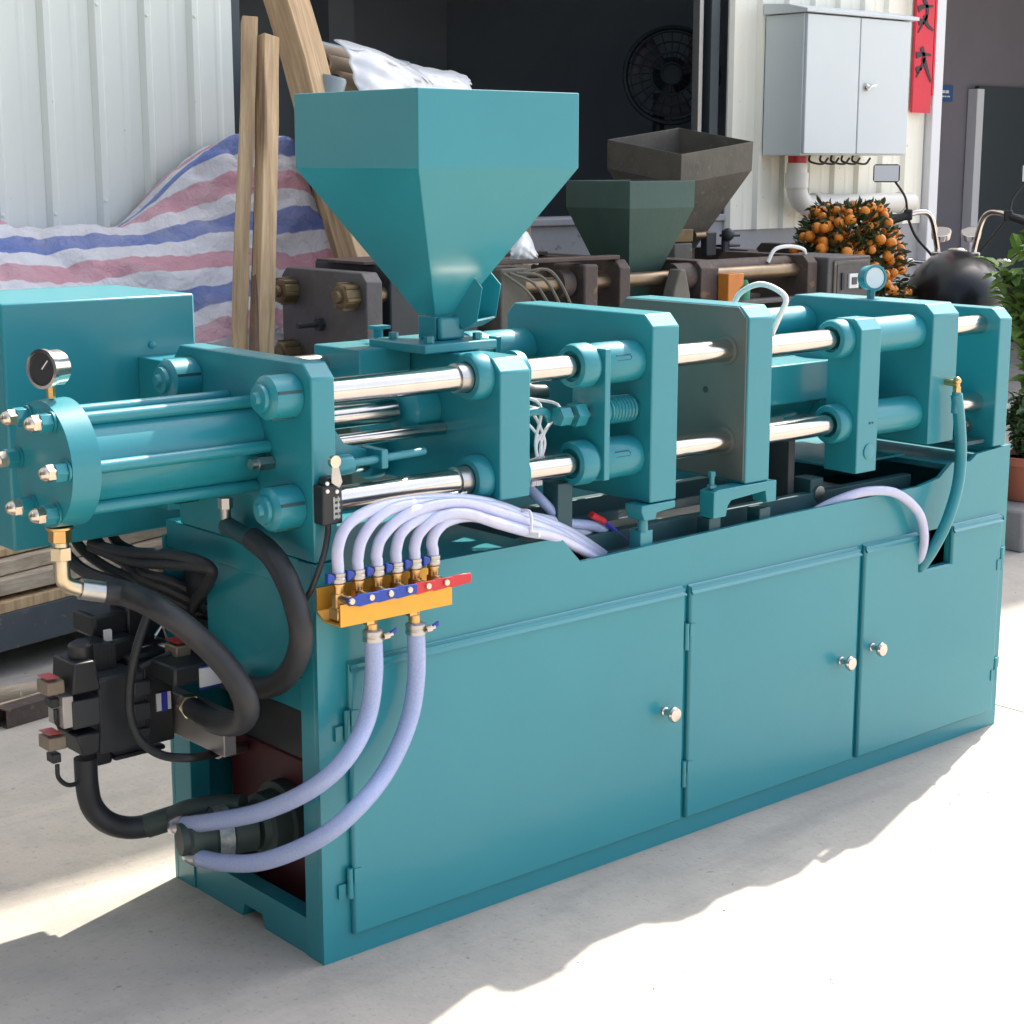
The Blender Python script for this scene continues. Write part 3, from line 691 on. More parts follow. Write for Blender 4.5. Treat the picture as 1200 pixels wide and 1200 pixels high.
# limit switch on the end plate
m = MB(); m.box(-.002, .044, -.034, -.0015, .918, .995); m.prism([(.004, .995), (.042, .995), (.036, 1.01), (.010, 1.01)], 'y', -.03, -.006); ls = m.build('limit_switch', 'black_plastic', MC, bevel=.003)
m = MB(); m.prism([(.016, 1.0), (.034, .988), (.042, 1.0), (.030, 1.045), (.016, 1.045)], 'y', -.040, -.036); m.build('switch_lever', 'steel', ls, bevel=.002)
m = MB(); m.cyl((.022, -.046, 1.042), (.022, -.036, 1.042), .012, n=18); m.build('switch_roller', 'bolt_cap', ls)
for sx, sz in ((.008, .985), (.03, .982), (.008, 1.0)):
    m = MB(); m.cyl((sx, -.0345, sz), (sx, -.0375, sz), .004, n=10); m.build('switch_screw', 'white_plastic', ls)
for q in range(4):      # printed rating on the switch
    m = MB(); m.box(.022, .038, -.0348, -.0344, .93 + q * .011, .936 + q * .011); m.build('switch_print', 'foil_label', ls)
for q in range(2):
    m = MB(); m.box(.022 + q * .01, .025 + q * .01, -.0351, -.0349, .928, .972); m.build('switch_print', 'foil_label', ls)
m = MB(); m.tube([(.02, -.018, .92), (.018, -.02, .90), (.0, -.03, .86), (-.02, -.02, .80), (-.02, .02, .74), (-.01, .05, .6)], .006, 8); m.build('switch_cable', 'rubber', MC)
# ---- nozzle and heater band between injection and fixed platen
m = MB(); m.lathe((.557, .21, 1.085), (1, 0, 0), [(0, .052), (.10, .052), (.102, .046), (.14, .044), (.19, .02), (.23, .016)], 28); m.build('heater_barrel', 'steel', MC)
m = MB(); m.lathe((.62, .21, 1.085), (1, 0, 0), [(0, .055), (.07, .055)], 28); m.build('heater_band', 'alloy', MC)
m = MB(); m.box(.56, .78, .27, .46, .86, 1.14); m.build('junction_box', 'black_paint', MC, bevel=.004)
for q in range(5):
    a0 = V(.60 + .03 * q, .12, 1.05 + .012 * (q % 3)); jj = random.uniform(-.02, .02)
    m = MB(); m.tube([a0 + V(-.02, .06, .02), a0 + V(.03, 0, .0), (.67 + jj, .09, 1.0), (.655 + jj * .5, .08, .955), (.66 + jj, .09, .90)], .0035, 6); m.build('heater_lead', 'white_print', MC)
m = MB(); m.tube([(.60, .1, 1.05), (.64, .09, 1.065), (.68, .09, 1.06), (.70, .1, 1.04)], .009, 8); m.build('lead_sleeve', 'teal', MC)
m = MB(); m.box(.70, .745, .07, .12, .66 + .002, .90); m.build('nozzle_support', 'teal_oily_shade', MC, bevel=.002)
# red-tipped marker lead in the well
a_ = px(693, 603, Y=.09); b_ = px(708, 611, Y=.09); c_ = px(745, 638, Y=.09)
m = MB(); m.tube([a_, b_], .008, 10, 0); m.build('wire_end', 'red_plastic', MC)
m = MB(); m.tube([b_, b_.lerp(c_, .5) + V(0, 0, -.004), c_], .0055, 8); m.build('well_wire', 'blue_print', MC)
# ---- feet and brackets below the platens
m = MB(); m.prism([(.89, .822), (.90, .800), (.935, .800), (.94, .815), (1.0, .820), (1.0, .836), (.89, .836)], 'y', -.004, .05); m.build('platen_shoe', 'teal', MC, bevel=.002)
m = MB(); m.cyl((.918, .02, .77), (.918, .02, .80), .012, n=14); m.box(.905, .945, .0135, .05, .70, .772); m.build('levelling_block', 'teal', MC, bevel=.002)
m = MB(); m.prism([(1.128, .838), (1.145, .842), (1.345, .842), (1.352, .842), (1.352, .79), (1.318, .79), (1.312, .82), (1.19, .812), (1.178, .80), (1.172, .775), (1.128, .775)], 'y', -.006, .04); m.build('platen_bracket', 'teal', MC, bevel=.002)
m = MB(); m.cyl((1.143, .016, .842), (1.143, .016, .878), .006, n=10); m.cyl((1.143, .016, .846), (1.143, .016, .852), .012, n=6); m.cyl((1.143, .016, .872), (1.143, .016, .884), .009, n=6); m.build('jack_bolt', 'teal', MC)
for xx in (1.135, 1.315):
    m = MB(); m.box(xx, xx + .04, .0135, .055, .70, .772); m.build('levelling_block', 'teal_oily_shade', MC, bevel=.002)
# ---- toggle beam, cross cylinder behind the bar
m = MB(); m.box(1.331, 1.90, .18, .32, .985, 1.088); m.build('thrust_beam', 'teal', MC, bevel=.004)
m = MB(); m.cyl((1.78, .25, 1.04), (1.968, .25, 1.04), .075, n=32); m.build('clamp_cylinder', 'teal', MC)
m = MB(); m.lathe((1.90, .25, 1.04), (1, 0, 0), [(0, .085), (.02, .085)], 32); m.build('clamp_ring', 'teal_oily_shade', MC)
m = MB(); m.box(1.50, 1.53, .2, .3, .66 + .042, .985); m.build('beam_post', 'teal_oily_shade', MC, bevel=.002)
m = MB(); m.box(1.545, 1.57, .12, .2, .702, .93); m.build('beam_post', 'black_paint', MC, bevel=.002)
m = MB(); m.box(1.60, 1.65, .09, .15, .702, .80); m.build('stop_block', 'teal_oily_shade', MC, bevel=.002)
m = MB(); m.lathe((1.63, .089, .76), (0, -1, 0), [(0, .02), (.006, .02), (.007, .012)], 20); m.build('stop_screw', 'steel', MC)
m = MB(); m.lathe((1.40, .18, .92), (-1, -.2, 0), [(0, .05), (.03, .05), (.04, .03), (.05, .01)], 24); m.build('ejector_wheel', 'steel', MC)
m = MB(); m.box(1.78, 2.09, .16, .5, .80, .806); m.build('rear_shelf', 'teal', MC)
m = MB(); m.box(2.14, 2.26, .02, .49, .835, .845); m.build('rear_foot', 'teal_oily_shade', MC)
m = MB(); m.lathe((2.274, .09, .875), (-1, 0, 0), [(0, .018), (.004, .018), (.005, .01), (.012, .01)], 20); m.build('foot_bolt', 'steel', MC)
# white spiral hose arching behind the moving platen
WH = [px(862, 352, X=1.40), px(872, 340, X=1.40), px(890, 333, X=1.40), px(908, 338, X=1.40), px(921, 350, X=1.40), (1.405, .045, 1.235), (1.43, .12, 1.14), (1.45, .2, 1.1)]
m = MB(); m.tube([(1.40, .2, 1.2)] + WH, .007, 12); m.build('air_hose', 'white_plastic', MC)
# gauge cup on the rear platen
q0 = V(2.026, .25, 1.235)
m = MB(); m.cyl(q0, q0 + V(0, 0, .02), .012, n=6); m.build('gauge_stem', 'teal', MC)
gd2 = V(-.35, -.93, .05).normalized(); g2 = q0 + V(0, 0, .054)
m = MB(); m.lathe(g2 - gd2 * .02, gd2, [(0, .028), (.001, .033), (.03, .033), (.031, .036), (.04, .036), (.041, .030), (.036, .029)], 32); gb = m.build('pressure_gauge', 'teal', MC)
m = MB(); m.cyl(g2 + gd2 * .017, g2 + gd2 * .018, .0285, n=28); m.build('gauge_dial', 'white_plastic', gb)
# ---- hopper
HX, HY, HS = .506, .25, .216
HZ0, HZ1, HZ2, NS = 1.275, 1.588, 1.743, .030
def hopper_shell(mm, hx, hy, s, z0, z1, z2, ns, t=.004):
    def ring(x_, z_): return [(hx - x_, hy - x_, z_), (hx + x_, hy - x_, z_), (hx + x_, hy + x_, z_), (hx - x_, hy + x_, z_)]
    vs = ring(ns, z0) + ring(s, z1) + ring(s, z2) + ring(s - t, z2) + ring(s - t, z1) + ring(ns - t, z0)
    fs = []
    for i in range(5):
        for k_ in range(4):
            k2 = (k_ + 1) % 4; fs.append((i * 4 + k_, i * 4 + k2, (i + 1) * 4 + k2, (i + 1) * 4 + k_))
    for k_ in range(4):
        k2 = (k_ + 1) % 4; fs.append((20 + k_, 20 + k2, k2, k_))
    return mm.add(vs, fs)
hp = hopper_shell(MB(), HX, HY, HS, HZ0, HZ1, HZ2, NS).build('hopper', 'teal', MC, smooth=0, bevel=.0025)
m = MB(); m.box(HX - NS, HX + NS, HY - NS, HY + NS, 1.222, HZ0 - .002); m.build('hopper_neck', 'teal', hp, bevel=.002)
m = MB(); m.box(HX - NS + .002, HX + NS + .012, HY - NS - .014, HY - NS - .001, 1.222, 1.272); m.build('slide_gate', 'teal', hp, bevel=.006)
m = MB(); m.box(.40, .60, .16, .36, 1.2015, 1.2215); fb = m.build('feed_block', 'teal', MC, bevel=.003)
m = MB(); m.box(.33, .47, .30, .47, 1.12, 1.205); m.build('feed_shelf', 'teal', MC, bevel=.003)
for bx_, by_ in ((.435, .315), (.565, .185), (.435, .19)):
    m = MB(); m.cyl((bx_, by_, 1.222), (bx_, by_, 1.236), .011, n=6); m.build('feed_bolt', 'teal', fb)
m = MB(); m.cyl((.455, .40, 1.206), (.455, .40, 1.235), .012, n=12); m.box(.44, .48, .385, .415, 1.2355, 1.243); m.build('grease_cup', 'teal', fb)
# outlet scoop on the hopper's flank
so_ = V(.45, -.89, 0).normalized(); ss_ = V(.89, .45, 0).normalized(); sc0 = V(HX + .062, HY - .002, 0)
def sp_(o_, z_, k_): return sc0 + so_ * o_ + ss_ * k_ + V(0, 0, z_)
prof_ = [(.0, 1.335), (.03, 1.385), (.075, 1.335), (.062, 1.262), (.03, 1.243), (.0, 1.285)]
for kk in (-.052, .052):
    m = MB(); n6 = len(prof_)
    m.add([sp_(o_, z_, kk) for o_, z_ in prof_] + [sp_(o_, z_, kk + .004) for o_, z_ in prof_], [list(range(n6)), list(range(n6, 2 * n6))] + [[i_, (i_ + 1) % n6, n6 + (i_ + 1) % n6, n6 + i_] for i_ in range(n6)])
    m.build('scoop_cheek', 'teal', hp)
m = MB(); fl_ = [(.0, 1.285), (.03, 1.243), (.062, 1.262), (.061, 1.266), (.031, 1.248), (.003, 1.288)]
m.add([sp_(o_, z_, -.0475) for o_, z_ in fl_] + [sp_(o_, z_, .0515) for o_, z_ in fl_], [list(range(6)), list(range(6, 12))] + [[i_, (i_ + 1) % 6, 6 + (i_ + 1) % 6, 6 + i_] for i_ in range(6)]); m.build('scoop_floor', 'teal', hp)
m = MB(); m.tube([sp_(.032, 1.392, -.075), sp_(.032, 1.392, .075)], .007, 10, 0); m.build('scoop_hinge', 'teal', hp)
# ---- control box behind the end plate
m = MB(); m.box(-.293, .168, .70, 1.08, .785, 1.312); m.build('control_box', 'teal', MC, bevel=.006)
m = MB(); m.box(.02, .168, BY + .0005, .6995, .85, 1.18); m.build('box_bracket', 'teal', MC, bevel=.003)
m = MB(); m.lathe((px(178, 404, Y=.699).x, .6995, px(178, 404, Y=.699).z), (0, -1, 0), [(0, .008), (.004, .008), (.007, .003)], 10); m.build('box_screw', 'teal', MC)
for q in range(4):
    x0 = -.02 - .045 * q
    m = MB(); m.tube([(x0, .80, .79), (x0 + .01, .77, .75), (x0 + .04, .71, .725 - .006 * q), (-.035, .62, .715 - .014 * q), (.0, .56, .70 - .02 * q), (.06, .52, .66 - .02 * q)], .012 + .003 * (q % 2), 10); m.build('box_cable', 'rubber', MC)
m = MB(); m.tube([(px(165, 640, Y=.66).x, .655, .73), (px(165, 640, Y=.66).x, .65, .70), (px(165, 640, Y=.66).x, .655, .66)], .012, 8); m.build('cable_tie', 'black_plastic', MC)

# ---- hydraulic valve stack at the open end
def bxp(x0, y0, x1, y1, Y, d):
    """box whose front face fills photo box on plane Y, d deep"""
    a = px(x0, y1, Y=Y); b = px(x1, y0, Y=Y); mm = MB(); mm.box(a.x, b.x, Y, Y + d, a.z, b.z); return mm
a_ = px(203, 812, X=-.03); 
m = MB(); m.box(-.045, -.0145, .285, .535, .378, .472); m.box(-.014, .0, .508, .53, .39, .415); m.build('manifold_plate', 'alloy', MC, bevel=.002)
VS = .47
m = bxp(118, 785, 170, 885, VS, .12); m.build('valve_body', 'black_paint', MC, bevel=.006)
m = bxp(171, 775, 202, 875, VS + .005, .10); m.build('valve_body', 'black_plastic', MC, bevel=.006)
for (y0, y1) in ((797, 818), (822, 848), (852, 866)):
    m = bxp(158, y0, 177, y1, VS - .014, .0138); m.build('valve_rib', 'black_paint', MC, bevel=.003)
m = bxp(184, 810, 200, 834, VS + .001, .0035); lb_ = m.build('valve_label', 'white_print', MC)
m = bxp(190, 810, 196, 834, VS - .0005, .0012); m.build('label_stripe', 'blue_print', lb_)
m = bxp(235, 778, 262, 806, .33, .004); lb_ = m.build('valve_label', 'white_print', MC)
m = bxp(234, 776, 262, 783, .327, .0025); m.build('label_stripe', 'blue_print', lb_)
m = bxp(234, 802, 264, 808, .327, .0025); m.build('label_stripe', 'blue_print', lb_)
m = bxp(205, 770, 265, 806, .3345, .10); m.build('valve_body', 'black_plastic', MC, bevel=.006)
# twin solenoids, one above the other
m = bxp(87, 816, 117, 856, VS - .03, .10); m.build('solenoid_core', 'black_paint', MC, bevel=.003)
m = bxp(75, 815, 86, 855, VS - .025, .07); m.build('solenoid_plate', 'alloy', MC, bevel=.002)
a = px(84, 815, Y=VS - .03); b = px(116, 772, Y=VS - .03)
m = MB(); m.prism([(a.x, a.z), (b.x, a.z), (b.x - .012, b.z), (a.x + .006, b.z)], 'y', VS - .035, VS + .06); m.build('solenoid_coil', 'black_plastic', MC, bevel=.004)
cq = px(95, 772, Y=VS + .01); m = MB(); m.lathe(cq, (0, 0, 1), [(0, .026), (.03, .026), (.036, .02)], 14); m.build('solenoid_cap', 'black_plastic', MC)
a = px(90, 888, Y=VS - .03); b = px(117, 856, Y=VS - .03)
m = MB(); m.prism([(a.x + .012, a.z), (b.x - .004, a.z), (b.x, b.z), (a.x, b.z)], 'y', VS - .035, VS + .06); m.build('solenoid_coil', 'black_plastic', MC, bevel=.004)
for (xx, yy) in ((62, 807), (64, 872)):
    m = bxp(xx - 6, yy - 10, xx + 14, yy + 10, VS - .02, .05); pl_ = m.build('din_plug', 'plug_grey', MC, bevel=.003)
    m = bxp(xx - 7, yy - 13, xx + 8, yy - 10.3, VS - .02, .045); m.build('plug_lens', 'red_lens', pl_)
    m = bxp(xx - 2, yy + 10.5, xx + 8, yy + 24, VS - .01, .03); m.build('plug_gland', 'black_plastic', pl_, bevel=.003)
    g0 = px(xx + 3, yy + 24, Y=VS); m = MB(); m.tube([g0, g0 + V(.002, 0, -.03), g0 + V(.03, .01, -.055), g0 + V(.07, .02, -.05), g0 + V(.10, .02, -.01)], .005, 8); m.build('plug_cable', 'rubber', MC)
for (x0, y0, x1, y1, Y_, d_) in ((108, 752, 132, 790, .53, .08), (132, 745, 160, 780, .55, .1), (112, 868, 132, 900, .50, .05), (135, 872, 195, 893, .50, .09), (150, 760, 200, 786, .52, .1), (110, 715, 150, 750, .60, .1), (150, 690, 235, 765, .60, .08)):
    m = bxp(x0, y0, x1, y1, Y_, d_); m.build('valve_body', 'black_plastic', MC, bevel=.008)
for k_ in range(5):
    m = bxp(112 + k_ * 5, 754, 115 + k_ * 5, 790, .525, .0045); m.build('coil_fin', 'black_paint', MC)
m = bxp(124, 738, 131, 752, .545, .01); m.build('tag_plate', 'white_print', MC)
m = bxp(207, 755, 224, 775, .40, .05); pl_ = m.build('din_plug', 'plug_grey', MC, bevel=.003)
m = bxp(207, 751, 222, 754.7, .40, .05); m.build('plug_lens', 'red_lens', pl_)
m = MB(); m.tube([px(165, 782, Y=.46), px(185, 772, Y=.44), px(205, 764, Y=.42)], .006, 8); m.build('plug_cable', 'rubber', MC)
m = MB(); m.tube([px(182, 745, Y=.5), px(190, 732, Y=.5), px(196, 750, Y=.5), px(182, 747, Y=.5)], .004, 6, 0); m.build('bracket_wire', 'steel', MC)
m = MB(); m.tube([px(175, 715, Y=.40), px(160, 760, Y=.40), px(152, 805, Y=.41), px(153, 840, Y=.41), px(165, 868, Y=.40), px(190, 885, Y=.36), px(225, 888, Y=.30), px(255, 882, X=.0), px(272, 877, X=.06)], .0095, 12); m.build('pilot_hose', 'rubber', MC)
m = MB(); m.cyl(px(255, 882, X=.0), px(285, 875, X=.09), .014, n=14); m.build('hose_ferrule', 'steel', MC)
m = MB(); m.tube([px(100, 888, Y=.49), px(102, 920, Y=.49), px(108, 945, Y=.49), px(125, 963, Y=.48), px(150, 970, Y=.47), px(178, 967, Y=.45)], .0245, 18); m.build('suction_hose', 'rubber', MC)
m = MB(); m.tube([px(172, 968, Y=.455), px(203, 958, Y=.42)], .0265, 18, 0); m.build('hose_ferrule', 'motor_green', MC)
m = MB(); m.tube([px(203, 958, Y=.42), px(225, 950, X=-.08), px(258, 945, X=-.03), px(285, 945, X=.0)], .026, 16); m.build('suction_pipe', 'motor_green', MC)
for q, dz in enumerate((0, 11)):
    m = MB(); m.tube([px(105, 636 + dz * .3, Y=.74), px(135, 645 + dz * .6, Y=.68), px(165, 648 + dz, X=-.05), px(200, 650 + dz, X=-.06), px(232, 657 + dz * .6, X=-.06), px(248, 668, X=-.05), px(244, 684, X=-.03), px(232, 700, X=.0), px(225, 715, X=.04)], .0125, 12); m.build('box_cable', 'rubber', MC)

# ---- water manifold on the front panel
m = MB(); m.prism([(-.082, .727), (-.082, .771), (-.079, .771), (-.079, .730), (-.026, .730), (-.005, .745), (-.005, .790), (-.002, .790), (-.002, .742), (-.024, .727)], 'x', .0, .274); mb_ = m.build('manifold_bracket', 'gold_anodised', MC, smooth=0)
m = MB(); m.box(.008, .268, -.062, -.03, .7315, .758); m.build('water_rail', 'brass', MC, bevel=.004)
vx = []
for q in range(6):
    p_ = px(399 + 22.2 * q, 702 - 6.0 * q, Y=-.046); xv = .022 + .0465 * q; vx.append(xv)
    m = MB(); m.cyl((xv, -.046, .757), (xv, -.046, .785), .0135, n=6); m.cyl((xv, -.046, .785), (xv, -.046, .80), .010, n=16); m.lathe((xv, -.046, .80), (0, 0, 1), [(0, .0125), (.004, .0125), (.005, .009), (.02, .008)], 16); vb = m.build('ball_valve', 'brass', MC)
    m = MB(); m.cyl((xv, -.046, .775), (xv, -.0835, .777), .009, n=12); m.build('valve_stem', 'bolt_cap', vb)
    hm = 'blue_plastic' if q < 3 else 'red_plastic'
    m = MB(); m.prism([(xv - .006, .768), (xv + .010, .766), (xv + .020, .763), (xv + .066, .766), (xv + .068, .776), (xv + .066, .786), (xv + .020, .788), (xv + .010, .784), (xv - .006, .783)], 'y', -.0865 - .0006 * (5 - q), -.0832); m.build('valve_handle', hm, vb, bevel=.002)
    m = MB(); m.lathe((xv, -.0896, .777), (0, -1, 0), [(0, .007), (.003, .006)], 10); m.build('handle_nut', 'bolt_cap', vb)
    m = MB(); m.lathe((xv, -.046, .808), (0, 0, 1), [(0, .0150), (.007, .0150), (.008, .0142), (.011, .0142), (.012, .0150), (.018, .0150)], 18); cl = m.build('hose_clip', 'steel', vb)
    m = MB(); m.prism([(xv - .032, .808), (xv - .020, .812), (xv - .0155, .816), (xv - .0155, .823), (xv - .020, .826), (xv - .032, .830)], 'y', -.058, -.046); m.build('clip_wing', 'blue_plastic', vb, bevel=.002)
HR = .0118
UH = [
 [(396, 642, -.045), (406, 617, -.042), (430, 600, -.035), (467, 589, -.02), (525, 584, .0), (575, 590, .012), (612, 603, .02), (648, 615, .04), (675, 628, .07), (705, 648, .09)],
 [(419, 655, -.045), (424, 632, -.045), (442, 607, -.04), (470, 593, -.03), (525, 589, -.012), (578, 594, .0), (612, 606, .008), (652, 620, .04), (690, 640, .08), (718, 655, .1)],
 [(441, 650, -.046), (447, 630, -.046), (470, 607, -.042), (505, 593, -.036), (545, 590, -.03), (587, 601, -.02), (616, 611, -.012), (650, 624, .02), (672, 636, .05), (700, 655, .07)],
 [(464, 645, -.046), (470, 625, -.046), (489, 609, -.04), (520, 600, -.028), (550, 598, -.012), (590, 603, .03), (622, 606, .06), (660, 614, .09), (700, 632, .12), (728, 652, .14)],
 [(486, 640, -.046), (492, 624, -.047), (512, 607, -.046), (545, 602, -.045), (585, 614, -.038), (618, 623, -.026), (643, 627, .0), (668, 637, .025), (692, 652, .045), (715, 672, .06)],
 [(506, 637, -.046), (510, 624, -.046), (524, 611, -.042), (552, 605, -.030), (590, 613, -.02), (620, 618, -.004), (655, 622, .04), (690, 642, .07), (712, 660, .09)]]
for q, h in enumerate(UH):
    pts = [V(vx[q], -.046, .806), V(vx[q], -.046, .835)] + [px(x, y, Y=Y_) for x, y, Y_ in h]
    m = MB(); m.tube(pts, HR, 14); m.build('water_hose', 'milk_hose', MC)
zt = px(620, 611, Y=-.02)
m = MB(); m.tube([px(612, 598, Y=.0), px(621, 600, Y=-.025), px(623, 615, Y=-.04), px(620, 628, Y=-.035)], .0035, 8); m.lathe(px(623, 626, Y=-.04), (.3, -1, 0), [(0, .006), (.02, .005)], 8); m.build('zip_tie', 'white_plastic', MC)
# clear hoses standing up behind in the well
m = MB(); m.tube([px(585, 545, Y=.26), px(610, 565, Y=.16), px(628, 580, Y=.11), px(645, 597, Y=.09), px(662, 612, Y=.09), px(700, 618, Y=.10), px(725, 640, Y=.12)], .012, 12); m.build('water_hose', 'clear_hose', MC)
# two big clear hoses to the cooler
LH = [[(437, 738, 'Y', -.055), (438, 790, 'Y', -.056), (430, 842, 'Y', -.06), (406, 888, 'Y', -.075), (366, 924, 'X', -.045), (310, 950, 'X', -.085), (255, 962, 'X', -.11), (208, 968, 'X', -.125)],
      [(487, 730, 'Y', -.055), (488, 790, 'Y', -.057), (479, 845, 'Y', -.062), (453, 903, 'Y', -.075), (415, 950, 'Y', -.09), (370, 985, 'X', -.045), (310, 1009, 'X', -.09), (262, 1011, 'X', -.115), (226, 1003, 'X', -.125)]]
for h, xq in zip(LH, (.110, .206)):
    pts = [px(x, y, **{a: v}) for x, y, a, v in h]
    m = MB(); m.tube(pts, .0185, 16, 8); ho = m.build('cooling_hose', 'clear_hose', MC)
    t0 = pts[0]
    m = MB(); m.cyl((t0.x, -.046, .7268), (t0.x, -.046, .71), .014, n=6); m.cyl((t0.x, -.05, .711), (t0.x, -.052, .69), .012, n=16); m.build('hose_tail', 'brass', MC)
    m = MB(); m.lathe((t0.x, -.055, t0.z - .022), (0, 0, 1), [(0, .0205), (.008, .0205), (.009, .0195), (.012, .0195), (.013, .0205), (.021, .0205)], 20); m.build('hose_clip', 'steel', ho)
    m = MB(); m.lathe((t0.x + .012, -.074, t0.z - .012), (1, -.2, .15), [(0, .007), (.012, .007), (.013, .004), (.02, .004)], 10); m.build('clip_screw', 'bolt_cap', ho)
    m = MB(); m.prism([(t0.x + .024, t0.z - .014), (t0.x + .042, t0.z - .008), (t0.x + .042, t0.z + .002), (t0.x + .024, t0.z - .005)], 'y', -.079, -.073); m.build('clip_wing', 'blue_plastic', ho, bevel=.002)
    te = pts[-1]; d_ = (te - pts[-2]).normalized()
    m = MB(); m.lathe(te - d_ * .03, d_, [(0, .0205), (.02, .0205)], 20); m.build('hose_clip', 'steel', ho)
    m = MB(); m.tube([te - d_ * .01, te + d_ * .012, te + d_ * .018 + V(.02, .02, -.012), te + V(.05, .06, -.012)], .016, 14); m.build('cooler_elbow', 'steel', MC)
# loose milk-white hose and teal air hose at the rear
m = MB(); m.tube([px(930, 616, Y=.09), px(950, 603, Y=.06), px(980, 587, Y=.03), (px(1015, 576, Y=.0)), px(1050, 578, Y=-.025), px(1076, 600, Y=-.035), px(1083, 628, Y=-.03), px(1079, 652, Y=-.01), px(1070, 672, Y=.03), px(1065, 690, Y=.06)], .0125, 14); m.build('water_hose', 'milk_hose', MC)
TH = [px(1121, 462, Y=-.035), px(1124, 490, Y=-.04), px(1126, 530, Y=-.045), px(1122, 570, Y=-.05), px(1110, 610, Y=-.05), px(1094, 642, Y=-.03), px(1078, 666, Y=.0), px(1066, 684, Y=.04)]
m = MB(); m.tube(TH, .016, 14); m.build('air_hose', 'teal', MC)
t0 = TH[0]
m = MB(); m.cyl(t0 + V(0, 0, -.05), t0 + V(0, 0, .006), .0125, n=16); m.build('hose_ferrule', 'teal', MC)
m = MB(); m.cyl(t0 + V(0, 0, .002), t0 + V(0, 0, .02), .012, n=6); m.cyl(t0 + V(0, 0, .02), t0 + V(0, 0, .036), .008, n=12); m.cyl(t0 + V(0, 0, .028), t0 + V(0, .036, .03), .009, n=10); m.ball(t0 + V(0, 0, .036), .011); m.build('brass_elbow', 'brass', MC)

# ================================================================== UNSEEN DARK BLOCK added to shade left-facing surfaces
shade_block = thing('unseen_shade_block', (-9, 0, 0), 'unseen dark grey block added beyond the left of view to shade left-facing surfaces', 'building')
m = MB(); m.box(-16, -7.0, -14, 16, 0, 9.5); m.build('wall', 'dark_frame', shade_block)  # body of the added block, cuts the light from the left
m = MB(); m.box(-16.3, -6.8, -14.3, 16.3, 9.503, 9.7); m.build('roof', 'dark_frame', shade_block)  # upper slab of the same unseen block
for q in range(4):
    m = MB(); m.box(-6.999, -6.96, -11 + q * 6, -7.5 + q * 6, 0, 4.2); m.build('shade_block_panel', 'black_paint', shade_block)

# ================================================================== OLD MACHINES BEHIND
OM = thing('old_injection_machine', (2.6, 2.15, 0), 'rusty brown old injection machine with dark green square hopper', 'machine', 'rusty old machines along the wall')
y0, y1 = 1.90, 2.40
m = MB(); m.box(1.46, 4.3, y0 + .02, y1 - .02, 0, .84); m.build('machine_base', 'old_green', OM, bevel=.005)
def oplate(x0, x1, z0, z1, c=.03, mt='old_steel', nm='old_plate', par=None, ya=y0, yb=y1):
    mm = MB(); mm.prism([(ya, z0), (ya, z1 - c), (ya + c, z1), (yb - c, z1), (yb, z1 - c), (yb, z0)], 'x', x0, x1); return mm.build(nm, mt, par or OM, bevel=.004)
oplate(1.52, 1.585, .842, 1.243)
m = MB(); m.box(1.50, 1.525, y0 - .004, y0 + .0, .85, 1.20); 
for yy in (y0 + .07, y1 - .07):
    for zz in (1.165, .95):
        m = MB(); m.lathe((1.519, yy, zz), (-1, 0, 0), [(0, .042), (.055, .042), (.06, .034), (.061, .022), (.075, .02), (.076, .005)], 12); nb = m.build('rod_nut', 'old_brass', OM, smooth=20)
        for q in range(6):
            a_ = q * math.pi / 3 + .2
            m = MB(); m.box(1.462, 1.517, yy + .0425 * math.cos(a_) - .006, yy + .0425 * math.cos(a_) + .006, zz + .0425 * math.sin(a_) - .006, zz + .0425 * math.sin(a_) + .006); m.build('nut_rib', 'old_brass', nb, bevel=.002)
        m = MB(); m.cyl((1.586, yy, zz), (3.8, yy, zz), .026, n=20); m.build('tie_rod', 'old_rod', OM)
m = MB(); m.cyl((1.42, 2.16, 1.06), (1.519, 2.16, 1.06), .010, n=10); m.cyl((1.50, 2.16, 1.06), (1.519, 2.16, 1.06), .024, n=6); m.build('centre_bolt', 'black_paint', OM)
m = MB(); m.box(1.64, 2.02, y0 + .03, y1 - .03, .842, 1.262); m.build('injection_body', 'black_paint', OM, bevel=.006)
m = MB(); m.box(1.60, 1.95, y0 + .12, y1 - .1, 1.263, 1.272); m.build('cover_plate', 'old_rust', OM)
m = MB(); m.box(2.10, 2.22, y0 + .0, y0 + .14, 1.0, 1.235); m.build('drive_block', 'old_dirty', OM, bevel=.006)
m = MB(); m.lathe((2.42, y0 + .07, 1.165), (1, 0, 0), [(0, .03), (.002, .05), (.06, .05), (.065, .045)], 24); m.build('rod_collar', 'old_rust', OM)
m = MB(); m.box(2.49, 2.56, y0 - .01, y0 + .16, .95, 1.235); m.build('yoke_bar', 'old_rust', OM, bevel=.008)
oplate(2.68, 2.735, .842, 1.245, mt='old_rust')
for yy in (y0 + .02, y1 - .08):
    m = MB(); m.box(2.1, 2.70, yy, yy + .05, 1.245 + .002, 1.262); m.build('top_bar', 'old_rust', OM, bevel=.003)
m = MB(); m.box(2.42, 2.62, y0 - .02, y0 + .1, .842, .95); m.build('foot_block', 'old_steel', OM, bevel=.004)
for q in range(4):
    m = MB(); m.tube([(2.10 + .03 * q, y0 - .01, 1.22), (2.18 + .04 * q, y0 - .04, 1.16 + .02 * q), (2.26 + .05 * q, y0 - .03, 1.08), (2.34 + .03 * q, y0 + .02, 1.0)], .006, 6); m.build('loose_wire', 'old_dirty', OM)
